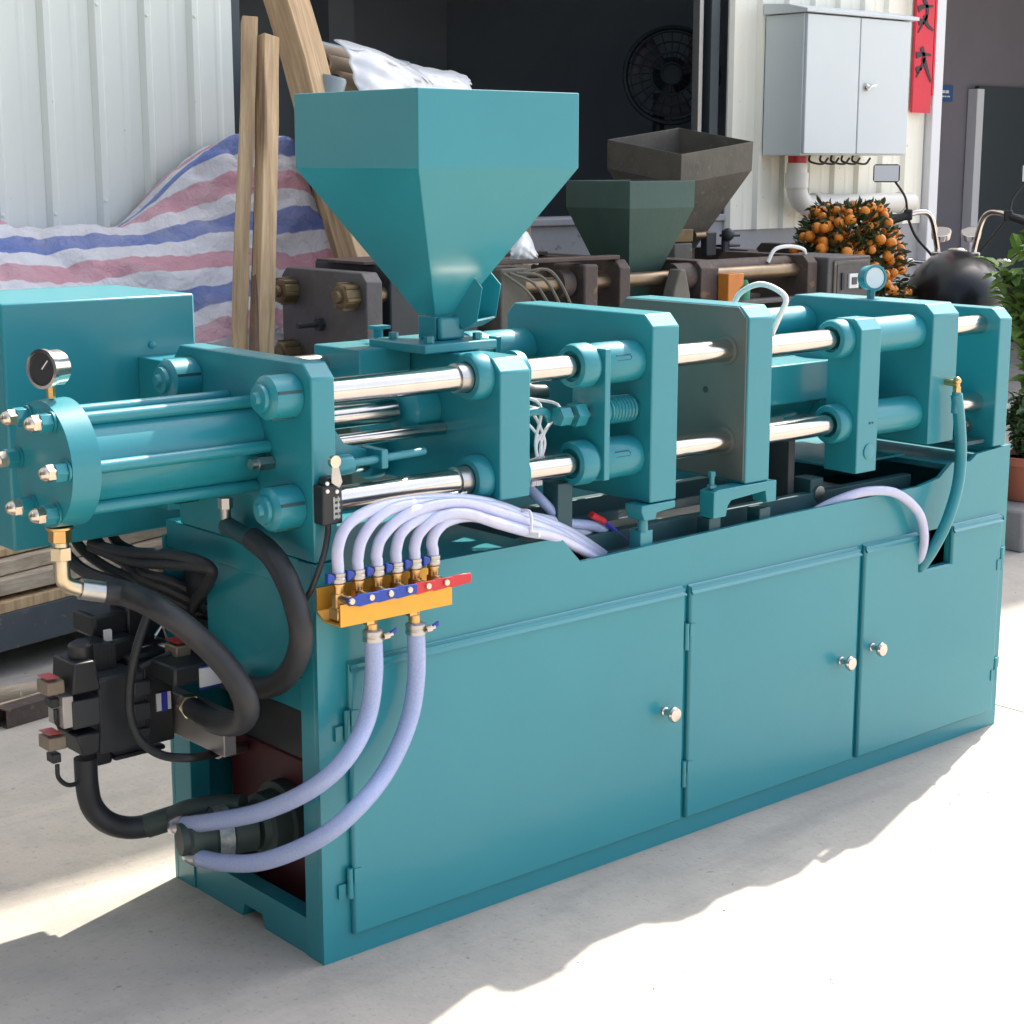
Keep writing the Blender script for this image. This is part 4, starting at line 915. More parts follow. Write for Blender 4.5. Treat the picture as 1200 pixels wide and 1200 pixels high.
# hopper of the old machine
ohx, ohy = 2.755 + .175, y0 + .205
oh = hopper_shell(MB(), ohx, ohy, .175, 1.05, 1.430, 1.531, .035).build('hopper', 'old_green', OM, smooth=0, bevel=.002)
m = MB(); m.box(ohx - .034, ohx + .034, ohy - .034, ohy + .034, .90, 1.048); m.build('hopper_neck', 'old_green', oh)
# clamp side
m = MB(); m.prism([(2.92, 1.02), (3.02, 1.02), (3.03, 1.10), (3.0, 1.2), (2.97, 1.2), (2.94, 1.12)], 'y', y0 - .03, y0 + .03); m.build('toggle_bracket', 'old_dirty', OM, bevel=.006)
m = MB(); m.box(2.88, 3.06, y0 - .04, y0 + .1, .98, 1.045); m.build('foot_block', 'old_steel', OM, bevel=.004)
m = MB(); m.cyl((3.02, y0 + .07, 1.165), (3.2, y0 + .07, 1.165), .052, n=20); m.build('rod_sleeve', 'old_rust', OM)
oplate(3.12, 3.22, .95, 1.225, mt='old_rust')
m = MB(); m.prism([(3.21, 1.045), (3.26, 1.045), (3.26, 1.10), (3.30, 1.13), (3.30, 1.175), (3.21, 1.175)], 'y', y0 - .06, y0 - .005); m.build('orange_guard', 'orange_paint', OM, bevel=.004)
m = MB(); m.lathe((3.33, y0 - .03, 1.07), (0, 0, 1), [(0, .028), (.05, .028), (.07, .018), (.075, .018)], 16); m.build('green_cap', 'green_paint', OM)
m = MB(); m.cyl((3.22, y0 + .12, 1.175), (3.80, y0 + .12, 1.175), .045, n=20); m.build('clamp_ram', 'old_rust', OM)
oplate(3.76, 3.82, .842, 1.225, mt='old_rust')
for yy in (y0 - .02, y0 + .2):
    m = MB(); m.box(3.0, 3.7, yy, yy + .06, 1.045, 1.062); m.build('side_rail', 'old_steel', OM, bevel=.003)
# vented switch box at its far end
m = MB(); m.box(3.84, 4.12, 1.86, 2.18, .842, 1.215); sb = m.build('switch_box', 'old_steel', OM, bevel=.006)
for q in range(4):
    m = MB(); m.box(3.834, 3.8395, 1.92, 2.12, 1.06 + q * .033, 1.072 + q * .033); m.build('vent_slot', 'black_paint', sb)
m = MB(); m.box(3.87, 4.10, 1.850, 1.8595, 1.03, 1.20); pf = m.build('dial_panel', 'old_dirty', sb, bevel=.004)
m = MB(); m.box(3.885, 4.085, 1.846, 1.8495, 1.045, 1.185); m.build('dial_recess', 'old_steel', sb)
m = MB(); m.box(3.955, 4.015, 1.838, 1.8455, 1.085, 1.145); m.build('dial_window', 'white_plastic', sb)
m = MB(); m.box(3.97, 4.0, 1.834, 1.8375, 1.10, 1.13); m.build('dial_window', 'gauge_face', sb)
for xa in (3.915, 4.045):
    m = MB(); m.box(xa - .008, xa + .008, 1.838, 1.8455, 1.08, 1.15); m.build('dial_letter', 'black_paint', sb)
m = MB(); m.tube([(3.60, 1.98, 1.2), (3.63, 1.97, 1.25), (3.70, 1.96, 1.262), (3.78, 1.95, 1.25), (3.80, 1.95, 1.226)], .008, 8); m.build('air_hose', 'white_plastic', OM)

OB = thing('old_injection_machine', (4.0, 2.9, 0), 'grimy old injection machine with open tilted grey-brown hopper by the pillar', 'machine', 'rusty old machines along the wall')
y2, y3 = 2.68, 3.18
m = MB(); m.box(2.9, 5.3, y2 + .02, y3 - .02, 0, .86); m.build('machine_base', 'old_rust', OB, bevel=.005)
m = MB(); m.box(3.3, 4.95, y2 + .06, y3 - .06, .862, 1.10); m.build('machine_bed', 'old_rust', OB, bevel=.006)
for xx in (3.35, 4.3, 4.9):
    oplate(xx, xx + .07, .862, 1.20, mt='old_rust', par=OB, ya=y2, yb=y3)
hc = px(795, 170, Y=2.95)
def tilt(mm, c, ang):
    axis = RT; rotm = Matrix.Rotation(ang, 4, axis)
    for i, v in enumerate(mm.v): mm.v[i] = c + rotm @ (v - c)
    return mm
bh = hopper_shell(MB(), hc.x, hc.y, .235, 1.20, 1.575, 1.705, .06)
tilt(bh, Vector((hc.x, hc.y, 1.25)), R(11)); bho = bh.build('hopper', 'old_dirty', OB, smooth=0, bevel=.003)
m = MB(); m.box(hc.x - .06, hc.x + .06, hc.y - .06, hc.y + .06, 1.101, 1.215); m.build('hopper_neck', 'old_dirty', bho)
a = px(795, 300, Y=2.75)
m = MB(); a0 = px(790, 285, Y=2.74); b0 = px(813, 268, Y=2.74); m.box(a0.x, b0.x, 2.74, 2.84, a0.z, b0.z); m.build('terminal_block', 'old_brass', OB, bevel=.006)
m = MB(); m.box(a0.x, b0.x - .01, 2.735, 2.83, 1.101, a0.z - .002); m.build('terminal_foot', 'old_dirty', OB, bevel=.006)
m = MB(); q1 = px(813, 276, Y=2.78); q2 = px(832, 275, Y=2.78); m.cyl(q1, (q2.x, 2.78, q1.z), .018, n=12); m.build('terminal_rod', 'old_rod', OB)
for (xa, ya, xb, yb) in ((828, 300, 840, 272), (850, 278, 868, 274), (846, 290, 868, 286), (852, 296, 856, 270)):
    a0 = px(xa, max(ya, yb), Y=2.76); b0 = px(xb, min(ya, yb), Y=2.76); m = MB(); m.box(a0.x, b0.x, 2.76, 2.80, a0.z, b0.z); m.build('clamp_piece', 'black_paint', OB, bevel=.004)
c0 = px(853, 275, Y=2.74); m = MB(); m.ball(c0, .03); m.cyl((c0.x, 2.76, 1.10), (c0.x, 2.76, c0.z), .015, n=10); m.build('clamp_piece', 'black_paint', OB)

# ================================================================== TARPAULIN over a heap
from mathutils import noise as mnoise
def tz(x):          # ridge height along the heap
    base = 1.385 + .02 * math.sin(x * 4)
    t = max(0, min(1, (x - 1.30) / .62)); t = t * t * (3 - 2 * t)
    return base + .30 * t
def tarp_xyz(x, v):
    """v = 0 behind the ridge, 1 the front hem"""
    zt = tz(x) - .30 * max(0, (x - 2.05) / .2) ** 2
    steep = max(0, min(1, (x - 1.45) / .5))
    yr = 3.22; yf = 2.74 + .10 * steep; zf = .98
    if v < .12:
        t = v / .12; return Vector((x, 3.44 + (yr - 3.44) * t, zt - .05 * (1 - t)))
    if v < .62:
        t = (v - .12) / .50
        return Vector((x, yr + (yf - yr) * t, zt + (zf - zt) * (t ** (1.12 - .25 * steep))))
    t = (v - .62) / .38
    return Vector((x, yf - .05 * math.sin(t * 1.4) - .05 * t, zf - .62 * t))
TU, TV = 200, 130
TCO = {}
for i_ in range(TU):
    x_ = -.6 + 2.86 * i_ / (TU - 1)
    col_ = [tarp_xyz(x_, j_ / (TV - 1)) for j_ in range(TV)]
    s_ = 0; acc = [0]
    for j_ in range(TV - 1, 0, -1):
        s_ += (col_[j_] - col_[j_ - 1]).length; acc.append(s_)
    acc = acc[::-1]
    for j_ in range(TV):
        p_ = col_[j_].copy(); q_ = p_.copy()
        w1 = mnoise.fractal(q_ * 2.2, 1.0, 2.0, 4); w2 = mnoise.turbulence(q_ * 7.0, 4, True)
        w3 = mnoise.ridged_multi_fractal(Vector((q_.x * 3.2 + q_.z * 1.5, q_.y * 2, q_.z * 5)), .9, 2.1, 4, 1.0, 2.0)
        fold = .012 * math.sin(x_ * 8 + acc[j_] * 9 + 3 * w1)
        p_ += Vector((0, -.7, .7)) * (.050 * w1 + .030 * (w2 - .5) + .018 * (w3 - 1.2) + fold)
        p_.y = min(p_.y, 3.455)
        TCO[i_, j_] = (p_, (x_, -acc[j_] / .30 + .50 + .12 * mnoise.noise(Vector((x_ * 1.3, acc[j_] * 2, 0))) - .10 * x_))
m = MB(); m.grid(lambda u, v: TCO[round(u * (TU - 1)), round(v * (TV - 1))][0], TU, TV, lambda u, v: TCO[round(u * (TU - 1)), round(v * (TV - 1))][1])
tag(m.build('striped_tarpaulin', 'tarp', smooth=180, thick=.003), 'red, white and blue striped plastic tarpaulin draped over a heap by the wall', 'tarpaulin')
# the heap it covers: sacks stacked on a pallet
hpile = thing('sack_heap', (.7, 3.0, 0), 'stack of sacks hidden under the striped tarpaulin', 'sacks')
for lv in range(4):
    for q in range(3):
        xx = -.3 + q * .75 + .1 * (lv % 2)
        m = MB(); m.box(xx - .34, xx + .34, 2.78 + .03 * lv, 3.36, .01 + lv * .22, .215 + lv * .22); m.build('sack', 'carton', hpile, bevel=.07, seg=3)

# ================================================================== TIMBER against the wall
def beam(name, p0, p1, w_, t_, material, label, cat, up=None, group=None):
    p0 = Vector(p0); p1 = Vector(p1); d = p1 - p0; L_ = d.length
    mm = MB(); nseg = 14
    for i in range(nseg + 1):
        zz = L_ * i / nseg; j = .004
        ox, oy = .010 * math.sin(i * .6 + L_ * 3), .006 * math.sin(i * .9 + w_ * 40)
        mm.v += [Vector((-w_ / 2 + ox + random.uniform(-j, j), -t_ / 2 + oy, zz)), Vector((w_ / 2 + ox + random.uniform(-j, j), -t_ / 2 + oy, zz)), Vector((w_ / 2 + ox, t_ / 2 + oy, zz)), Vector((-w_ / 2 + ox, t_ / 2 + oy, zz))]
    for i in range(nseg):
        for k_ in range(4):
            k2 = (k_ + 1) % 4; mm.f.append([i * 4 + k_, i * 4 + k2, i * 4 + 4 + k2, i * 4 + 4 + k_])
    mm.f.append([0, 1, 2, 3]); mm.f.append([nseg * 4 + k_ for k_ in range(4)])
    o = mm.build(name, material, smooth=0, bevel=.003)
    zax = d.normalized(); yax = Vector(up or (0, 1, 0)); xax = yax.cross(zax).normalized(); yax = zax.cross(xax)
    M = Matrix((xax, yax, zax)).transposed().to_4x4(); 
    o.matrix_world = Matrix.Translation(p0) @ M @ Matrix.Translation(o.location)
    return tag(o, label, cat, group)
t1 = px(293, 28, Y=2.62); f1 = px(289, 470, Y=2.22)
def lean(xt, yt, Yt, xb, yb, Yb):
    """plank whose top is at one photo point and which passes another, run down to the ground"""
    a = px(xt, yt, Y=Yt); b = px(xb, yb, Y=Yb); t = a.z / (a.z - b.z); return a + (b - a) * t, a
f, t = lean(289, 22, 2.52, 284, 410, 2.30)
beam('timber_plank', f + V(0, 0, .01), t, .05, .075, 'wood', 'taller of two rough upright timber planks beside the green hopper, with dark knots', 'plank', (.55, 1, 0))
f, t = lean(312, 42, 2.46, 311, 410, 2.24)
beam('timber_plank', f + V(0, 0, .01), t, .066, .05, 'wood', 'shorter upright timber plank with bark left along its split edge', 'plank', (-.1, 1, 0))
f, t = lean(302, 225, 2.40, 300, 410, 2.22)
beam('bark_strip', f + V(0, 0, .01), t, .020, .03, 'bark', 'dark strip of bark between the two upright planks', 'bark')
f, t = lean(322, -40, 2.75, 418, 300, 2.55)
beam('timber_beam', f + V(0, 0, .01), t, .15, .10, 'wood', 'thick squared timber beam leaning at a slant behind the teal hopper', 'beam', (-.45, 1, 0))

# ================================================================== CARTONS AND FILM above the old machine
cs = thing('carton_stack', (2.5, 2.9, 0), 'tall stack of brown cartons behind the teal hopper', 'cartons')
for lv, (xa, xb, h0, h1) in enumerate(((2.2, 2.95, .0, .62), (2.22, 2.92, .622, 1.24), (2.2, 2.88, 1.242, 1.80))):
    m = MB(); m.box(xa, xb, 2.62, 3.2, h0 + .002, h1); m.build('carton', 'carton', cs, bevel=.008)
rolls = [(372, 60, 2.85, .030, 'carton'), (380, 74, 2.84, .036, 'carton'), (368, 86, 2.84, .028, 'wood_old'), (392, 96, 2.83, .045, 'carton'), (366, 52, 2.9, .02, 'film_grey')]
for q, (x_, y_, Y_, r_, mt_) in enumerate(rolls):
    a = px(x_, y_, Y=Y_); b = a + V(.62, .22, -.05)
    m = MB(); m.lathe(a, b - a, [(0, r_ * .7), (.0, r_), ((b - a).length, r_), ((b - a).length, r_ * .7)], 16, caps=False)
    m.add([], []); o = m.build('cardboard_roll', mt_)
    tag(o, ['pale cardboard tube lying above the carton stack', 'largest tan cardboard tube below the pale one', 'thin weathered tube wedged under the cardboard tubes', 'wide brown tube nearest the teal hopper rim', 'thin grey tube on top of the cardboard tubes'][q], 'tube')
sd = random.Random(3)
def film(name, pts, label, mt='film_white', amp=.02):
    """crumpled sheet spanning rows of photo points, each row a list of (x, y, Y)"""
    rows = [smooth_path([px(x, y, Y=Y_) for x, y, Y_ in r], 8) for r in pts]
    n = min(len(r) for r in rows); cols = [smooth_path([r[i] for r in rows], 8) for i in range(n)]
    mm = MB(); nv = len(cols[0])
    def fn(u, v):
        p = cols[round(u * (n - 1))][round(v * (nv - 1))].copy()
        p += V(0, 1, .5) * amp * (math.sin(u * 21 + v * 9) * .5 + math.sin(u * 9 - v * 27 + 1) * .5); return p
    mm.grid(fn, n, nv); return tag(mm.build(name, mt, smooth=60, thick=.004), label, 'plastic sheet')
film('plastic_film', [[(393, 48, 2.8), (430, 55, 2.8), (470, 72, 2.82), (500, 90, 2.85), (520, 110, 2.85)], [(405, 60, 2.72), (440, 66, 2.7), (475, 82, 2.72), (500, 98, 2.75), (515, 125, 2.75)],
     [(420, 105, 2.62), (440, 112, 2.6), (470, 116, 2.6), (495, 122, 2.62), (512, 140, 2.66)]], 'crumpled white plastic sheet spilling over the cartons behind the hopper')
film('plastic_film', [[(480, 76, 2.95), (505, 80, 2.95), (530, 84, 2.95), (548, 90, 2.95)], [(478, 82, 2.86), (505, 88, 2.85), (535, 92, 2.85), (552, 100, 2.86)],
     [(485, 115, 2.76), (510, 118, 2.76), (535, 120, 2.76), (556, 122, 2.78)]], 'smaller white plastic sheet folded beside the larger crumpled one', amp=.014)
a = px(381, 105, Y=2.66)
m = MB(); m.lathe(a - V(0, 0, .08), (.2, -.1, 1), [(0, .05), (.12, .055), (.13, .05)], 16); tag(m.build('plastic_bucket', 'film_grey'), 'small grey plastic drum among the cardboard tubes', 'drum')
film('plastic_sack', [[(600, 290, 1.99), (612, 272, 2.0), (620, 275, 2.0), (628, 296, 2.0)], [(598, 298, 1.95), (610, 290, 1.93), (620, 292, 1.93), (630, 300, 1.95)], [(598, 310, 1.97), (610, 310, 1.95), (620, 310, 1.95), (630, 310, 1.97)]], 'small white plastic bag on the rusty machine beside its grey panel', amp=.006)

# ================================================================== TIMBER STACK, STEEL BEAM, POLES on the ground at left
a = px(0, 765, Z=.09); b = px(108, 735, Z=.09); d = (b - a).normalized(); n_ = Vector((-d.y, d.x, 0))
ch = thing('steel_channel', a, 'dark steel channel lying under the stacked boards', 'steel beam')
def along(mm, a_, d_, n_, x0, x1, y0_, y1_, z0_, z1_):
    c = [a_ + d_ * x + n_ * y + V(0, 0, z - a_.z) for z in (z0_, z1_) for x, y in ((x0, y0_), (x1, y0_), (x1, y1_), (x0, y1_))]
    return mm.add(c, [(0, 3, 2, 1), (4, 5, 6, 7), (0, 1, 5, 4), (1, 2, 6, 5), (2, 3, 7, 6), (3, 0, 4, 7)])
m = MB(); along(m, a, d, n_, -1.2, 1.5, .0, .012, .09, .21); m.build('web', 'beam_dark', ch, bevel=.002)
m = MB(); along(m, a, d, n_, -1.2, 1.5, .0125, .09, .198, .21); m.build('flange', 'beam_dark', ch, bevel=.002)
m = MB(); along(m, a, d, n_, -1.2, 1.5, .0125, .09, .09, .102); m.build('flange', 'beam_dark', ch, bevel=.002)
for q, xx in enumerate((-.9, .75)):
    m = MB(); along(m, a, d, n_, xx, xx + .12, -.0, .8, .0, .0895); tag(m.build('wood_bearer', 'wood_old', bevel=.004), ['short wooden bearer under the dark steel channel, far end', 'short wooden bearer under the dark steel channel, machine end'][q], 'wood block')
m = MB(); along(m, a, d, n_, -1.2, 1.5, .62, .70, .09, .21); tag(m.build('steel_beam', 'beam_dark', bevel=.003), 'second dark steel beam behind the channel under the boards', 'steel beam')
bl = [(0, 0, -.02, .02, .12, .035), (0, .16, .0, -.03, .15, .03), (0, .36, .01, .02, .14, .04), (0, .55, -.01, .0, .13, .035),
      (1, .02, .03, -.05, .10, .05), (1, .17, -.02, .06, .16, .03), (1, .40, .02, -.02, .14, .035),
      (2, .05, -.04, .07, .12, .045), (2, .24, .03, -.06, .18, .028), (3, .10, .06, .03, .22, .025), (3, .38, -.05, .0, .16, .03), (2, .46, .0, .02, .14, .03)]
zt = [.211, .262, .315, .365]
blab = ['lowest', 'second', 'third', 'topmost']
for q, (lv, yy, s0, s1, w_, t_) in enumerate(bl):
    dd = (d + n_ * (s1 * .6)).normalized(); nn = Vector((-dd.y, dd.x, 0)); a2 = a + n_ * yy + d * s0 * 3
    m = MB(); along(m, a2, dd, nn, -1.1 + s0 * 4, .85 + s1 * 3, 0, w_, zt[lv], zt[lv] + t_)
    tag(m.build('timber_board', 'wood_old' if q % 3 else 'wood', bevel=.003), '%s in the %s layer of the timber pile, %s' % ('tan board' if q % 3 == 0 else 'grey weathered board', blab[lv], ('at the yard edge' if yy < .12 else 'next to the edge board' if yy < .3 else 'towards the wall' if yy < .5 else 'closest to the wall')), 'board', 'boards in the %s layer of the timber pile' % blab[lv])
a = px(-30, 822, Z=.03); b = px(75, 806, Z=.03)
m = MB(); m.tube([a, a.lerp(b, .5) + V(0, 0, .006), b, b + (b - a) * .6], .028, 12); m.lathe(a.lerp(b, .45), b - a, [(0, .0285), (.008, .032), (.016, .0285)], 12); tag(m.build('bamboo_pole', 'wood_old'), 'round weathered pole lying on the concrete beside the valves', 'pole')
a = px(8, 843, Z=.03); b = px(80, 822, Z=.03); d2 = (b - a).normalized(); n2 = Vector((-d2.y, d2.x, 0))
tb = thing('square_tube', a, 'brown square steel tube with open end lying on the concrete', 'tube')
m = MB()
for (ya, yb, za, zb) in ((0, .06, .002, .006), (0, .06, .052, .056), (0, .004, .006, .052), (.056, .06, .006, .052)):
    along(m, Vector((a.x, a.y, 0)), d2, n2, 0, .9, ya, yb, za, zb)
m.build('tube_wall', 'old_rust', tb)
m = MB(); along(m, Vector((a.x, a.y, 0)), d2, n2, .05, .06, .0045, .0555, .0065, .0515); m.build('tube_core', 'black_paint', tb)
m = MB(); a3 = px(0, 845, Z=.03) + n2 * .08; m.tube([a3 - d2 * .3, a3 + d2 * .8], .022, 10, 0); tag(m.build('bamboo_pole', 'wood_old'), 'thin pale pole lying behind the brown square tube', 'pole')

# ================================================================== KUMQUAT TREE
kp = px(993, 300, Y=2.55); kx, ky = kp.x, kp.y
kt = thing('kumquat_tree', (kx, ky, 0), 'potted kumquat tree thick with small orange fruit beside the motorcycle', 'tree')
m = MB(); m.lathe((kx, ky, 0), (0, 0, 1), [(0, .15), (.28, .2), (.30, .22), (.34, .22), (.345, .19), (.30, .18)], 24); m.build('pot', 'terracotta', kt)
m = MB(); m.cyl((kx, ky, .295), (kx, ky, .302), .185); m.build('soil', 'soil', kt)
m = MB(); m.tube([(kx, ky, .30), (kx + .02, ky, .6), (kx - .01, ky, .9)], lambda t: .024 - .010 * t, 10)
rk = random.Random(11)
for q in range(14):
    a_ = rk.uniform(0, 6.28); z0_ = rk.uniform(.55, .9)
    m.tube([(kx, ky, z0_), (kx + .1 * math.cos(a_), ky + .1 * math.sin(a_), z0_ + .12), (kx + .2 * math.cos(a_), ky + .2 * math.sin(a_), z0_ + .3)], .006, 5, 3)
m.build('trunk', 'trunk', kt)
def crown_r(z): 
    t = (z - .55) / .83
    return .29 * (max(0, 1 - ((t - .45) / .62) ** 2)) ** .5 if 0 <= t <= 1.05 else 0
org = None; cnt = 0
placed = []
while cnt < 296:
    z_ = rk.uniform(.95, 1.37) if rk.random() < .88 else rk.uniform(.62, .95); a_ = rk.uniform(0, 6.28); r_ = crown_r(z_) * (1 - .75 * rk.random() ** 2.2)
    p_ = V(kx + r_ * math.cos(a_), ky + r_ * math.sin(a_), z_)
    if any((p_ - q_).length < .034 for q_ in placed): cnt += .01; continue
    placed.append(p_)
    if org is None:
        mm = MB(); mm.ball((0, 0, 0), .025, 10, 7, (1, 1, .95)); org = mm.build('orange_fruit', 'orange_fruit', kt, smooth=180); o = org
    else:
        o = org.copy(); COL.objects.link(o); s_ = rk.uniform(.8, 1.15); o.scale = (s_, s_, s_)
    o.location = p_ - WL[kt.name]; cnt += 1
def leaf(mm, c, d_, up_, L_, w_, fold=.15):
    d_ = d_.normalized(); s_ = d_.cross(up_); s_ = s_.normalized() if s_.length > .01 else Vector((1, 0, 0)); n_ = s_.cross(d_)
    vs = [c, c + d_ * L_ * .3 + s_ * w_ * .45 + n_ * fold * w_, c + d_ * L_ * .68 + s_ * w_ * .4 + n_ * fold * w_, c + d_ * L_ - n_ * L_ * .12, c + d_ * L_ * .68 - s_ * w_ * .4 + n_ * fold * w_, c + d_ * L_ * .3 - s_ * w_ * .45 + n_ * fold * w_, c + d_ * L_ * .5]
    mm.add(vs, [(0, 1, 6), (1, 2, 6), (2, 3, 6), (3, 4, 6), (4, 5, 6), (5, 0, 6)])
def rdir(r_): return Vector((r_.gauss(0, 1), r_.gauss(0, 1), r_.gauss(0, 1))).normalized()
m = MB()
for q in range(3600):
    z_ = rk.uniform(.56, 1.40); a_ = rk.uniform(0, 6.28); r_ = crown_r(min(z_, 1.36)) * rk.uniform(.02, 1.0) ** .5 + .01
    c = V(kx + r_ * math.cos(a_), ky + r_ * math.sin(a_), z_)
    leaf(m, c, (V(math.cos(a_), math.sin(a_), .4) + rdir(rk) * .8), rdir(rk), rk.uniform(.035, .06), .02)
tag(m.build('foliage', 'leaf_dark', kt, smooth=0), kind='stuff')

# ================================================================== PLANTS at the right edge
a = px(1183, 650, Z=0)
sx, sy = 4.36, 1.20
m = MB(); mmx = px(1183, 600, Y=sy)
rs = random.Random(5)
st = thing('stone_planter', (sx + .5, sy + .3, 0), 'rough grey stone ledge carrying the flower pots', 'ledge')
x_ = sx
for q in range(4):
    w_ = .3 + .05 * (q % 2); m = MB(); m.box(x_ + .004, x_ + w_, sy + rs.uniform(0, .02), sy + .6, .0, .17 + rs.uniform(0, .008)); m.build('stone', 'stone', st, bevel=.012); x_ += w_ + .004
def potted(name, x_, y_, z_, rp, hp_, label, lm, n, r_c, z_c0, z_c1, L_, w_, seed, flowers=0, stems=7):
    t = thing(name, (x_, y_, z_), label, 'plant'); r_ = random.Random(seed)
    m = MB(); m.lathe((x_, y_, z_), (0, 0, 1), [(0, rp * .7), (hp_ * .8, rp * .95), (hp_ * .82, rp * 1.06), (hp_, rp * 1.06), (hp_, rp * .9), (hp_ * .9, rp * .88)], 24); m.build('pot', 'terracotta', t)
    m = MB(); m.cyl((x_, y_, z_ + hp_ * .88), (x_, y_, z_ + hp_ * .9), rp * .9); m.build('soil', 'soil', t)
    m = MB(); lf = MB()
    tips = []
    for q in range(stems):
        a_ = r_.uniform(0, 6.28); rr = r_c * r_.uniform(.2, .85); h_ = r_.uniform(z_c0 + (z_c1 - z_c0) * .5, z_c1)
        P_ = [V(x_, y_, z_ + hp_ * .88), V(x_ + rr * .4 * math.cos(a_), y_ + rr * .4 * math.sin(a_), (z_ + hp_ + h_) / 2), V(x_ + rr * math.cos(a_), y_ + rr * math.sin(a_), h_)]
        m.tube(P_, .006, 6, 6); sp_ = smooth_path(P_, 10); tips.append(sp_)
    m.build('stems', 'trunk', t)
    for q in range(n):
        sp_ = r_.choice(tips); c = r_.choice([p for p in sp_ if p.z > z_c0] or sp_[-3:])
        leaf(lf, c + rdir(r_) * .03, rdir(r_) + V(0, 0, .15), V(0, 0, 1) + rdir(r_) * .4, L_ * r_.uniform(.7, 1.2), w_ * r_.uniform(.7, 1.1))
    tag(lf.build('foliage', lm, t, smooth=0), kind='stuff')
    for q in range(flowers):
        sp_ = r_.choice(tips); c = r_.choice(sp_[-8:]) + rdir(r_) * .06
        m = MB(); m.ball(c, .013, 6, 5); m.build('flower', 'white_plastic', t)
    return t
potted('flower_pot', 4.62, 1.37, .18, .13, .19, 'terracotta pot of small dark leaves and white flowers on the ledge', 'leaf_mid', 900, .17, .40, .62, .05, .035, 21, flowers=14, stems=16)
potted('leafy_plant', 5.02, 1.52, .18, .15, .26, 'tall bright green leafy plant in a pot behind the white flowers', 'leaf_bright', 900, .34, .62, 1.36, .12, .075, 22, stems=18)

# ================================================================== MOTORCYCLE
bp_ = px(1122, 294, Z=1.175); HEAD = R(36); SCL = 1.0
mo = thing('motorcycle', (bp_.x, bp_.y, 0), 'black cruiser motorcycle with chrome handlebars parked behind the machine', 'motorcycle', rotz=HEAD, local=True)
def wheel(xc, nm):
    m = MB(); pts = [V(xc + .28 * math.cos(t), 0, .34 + .28 * math.sin(t)) for t in [2 * math.pi * q / 36 for q in range(37)]]
    m.tube(pts, .06, 10, 0, caps=False); wo = m.build(nm, 'rubber', mo)
    m = MB(); pts = [V(xc + .215 * math.cos(t), 0, .34 + .215 * math.sin(t)) for t in [2 * math.pi * q / 36 for q in range(37)]]
    m.tube(pts, .018, 8, 0, caps=False); m.cyl((xc, -.07, .34), (xc, .07, .34), .05, n=16)
    for q in range(10):
        t = q * math.pi / 5; m.cyl((xc, 0, .34), (xc + .21 * math.cos(t), 0, .34 + .21 * math.sin(t)), .009, n=6)
    m.build('rim', 'chrome', wo)
wheel(-.85, 'wheel'); wheel(.80, 'wheel')
def tank_pt(u, v):
    x = -.34 + .64 * u; t = u
    e_ = math.sqrt(max(0, 1 - ((.52 - t) / .52) ** 2)) if t < .52 else 1 - .45 * ((t - .52) / .48) ** 2
    wd = .245 * e_; up_ = .24 * (math.sqrt(max(0, 1 - ((.62 - t) / .62) ** 2)) if t < .62 else 1 - .12 * ((t - .62) / .38) ** 2)
    a_ = 2 * math.pi * v
    yy = wd * math.cos(a_); sn = math.sin(a_)
    return Vector((x, yy, .935 + (up_ * sn if sn > 0 else .11 * e_ * sn)))
m = MB(); m.grid(tank_pt, 28, 33)
m.add([tank_pt(1, j / 32) for j in range(32)], [list(range(32))])
tk = m.build('fuel_tank', 'bike_black', mo, smooth=60)
m = MB(); m.lathe((.13, -.0, 1.160), (.12, 0, 1), [(0, .05), (.012, .05), (.02, .04), (.022, .01)], 24); m.build('filler_cap', 'chrome', tk)
m = MB(); m.grid(lambda u, v: Vector((-.95 + .62 * u, (.12 + .04 * math.sin(u * 3.1)) * math.cos(math.pi * v), .70 + .10 * abs(u - .5) + .10 * math.sin(math.pi * v))), 16, 14); m.build('seat', 'bike_matt', mo, smooth=60)
m = MB(); m.box(-.3, .3, -.15, .15, .30, .72); m.cyl((.05, 0, .5), (.16, 0, .86), .11, n=16); m.cyl((-.05, 0, .5), (-.16, 0, .86), .11, n=16); m.build('engine', 'steel', mo, bevel=.02)
m = MB(); m.tube([(.62, 0, .98), (.3, 0, .88), (-.3, 0, .80), (-.85, 0, .6)], .025, 10); m.tube([(.6, 0, .92), (.35, 0, .35), (-.3, 0, .28), (-.85, .09, .34)], .022, 10); m.build('frame', 'bike_matt', mo)
for sgn in (-1, 1):
    m = MB(); m.cyl((.80, sgn * .10, .34), (.46, sgn * .10, 1.12), .022, n=14); m.build('fork_leg', 'chrome', mo)
    m = MB(); m.cyl((-.85, sgn * .11, .34), (-.62, sgn * .12, .74), .025, n=12); m.build('shock', 'chrome', mo)
m = MB(); m.tube([(-.2, -.2, .28), (-.7, -.22, .26), (-1.1, -.22, .30)], .04, 12); m.build('exhaust', 'chrome', mo)
m = MB(); m.lathe((.64, 0, 1.06), (1, 0, 0), [(-.10, .03), (-.05, .08), (.03, .095), (.05, .095), (.055, .085), (.05, .01)], 24); m.build('headlight', 'bike_black', mo)
for nm, xc in (('fender', .80), ('fender', -.85)):
    m = MB(); m.grid(lambda u, v: Vector((xc + .38 * math.cos(math.pi * (.15 + .7 * u)), .08 * (v - .5) * 2, .34 + (.38 - .05 * (2 * v - 1) ** 2) * math.sin(math.pi * (.15 + .7 * u)))), 20, 8); m.build(nm, 'bike_black', mo, thick=.004, smooth=60)
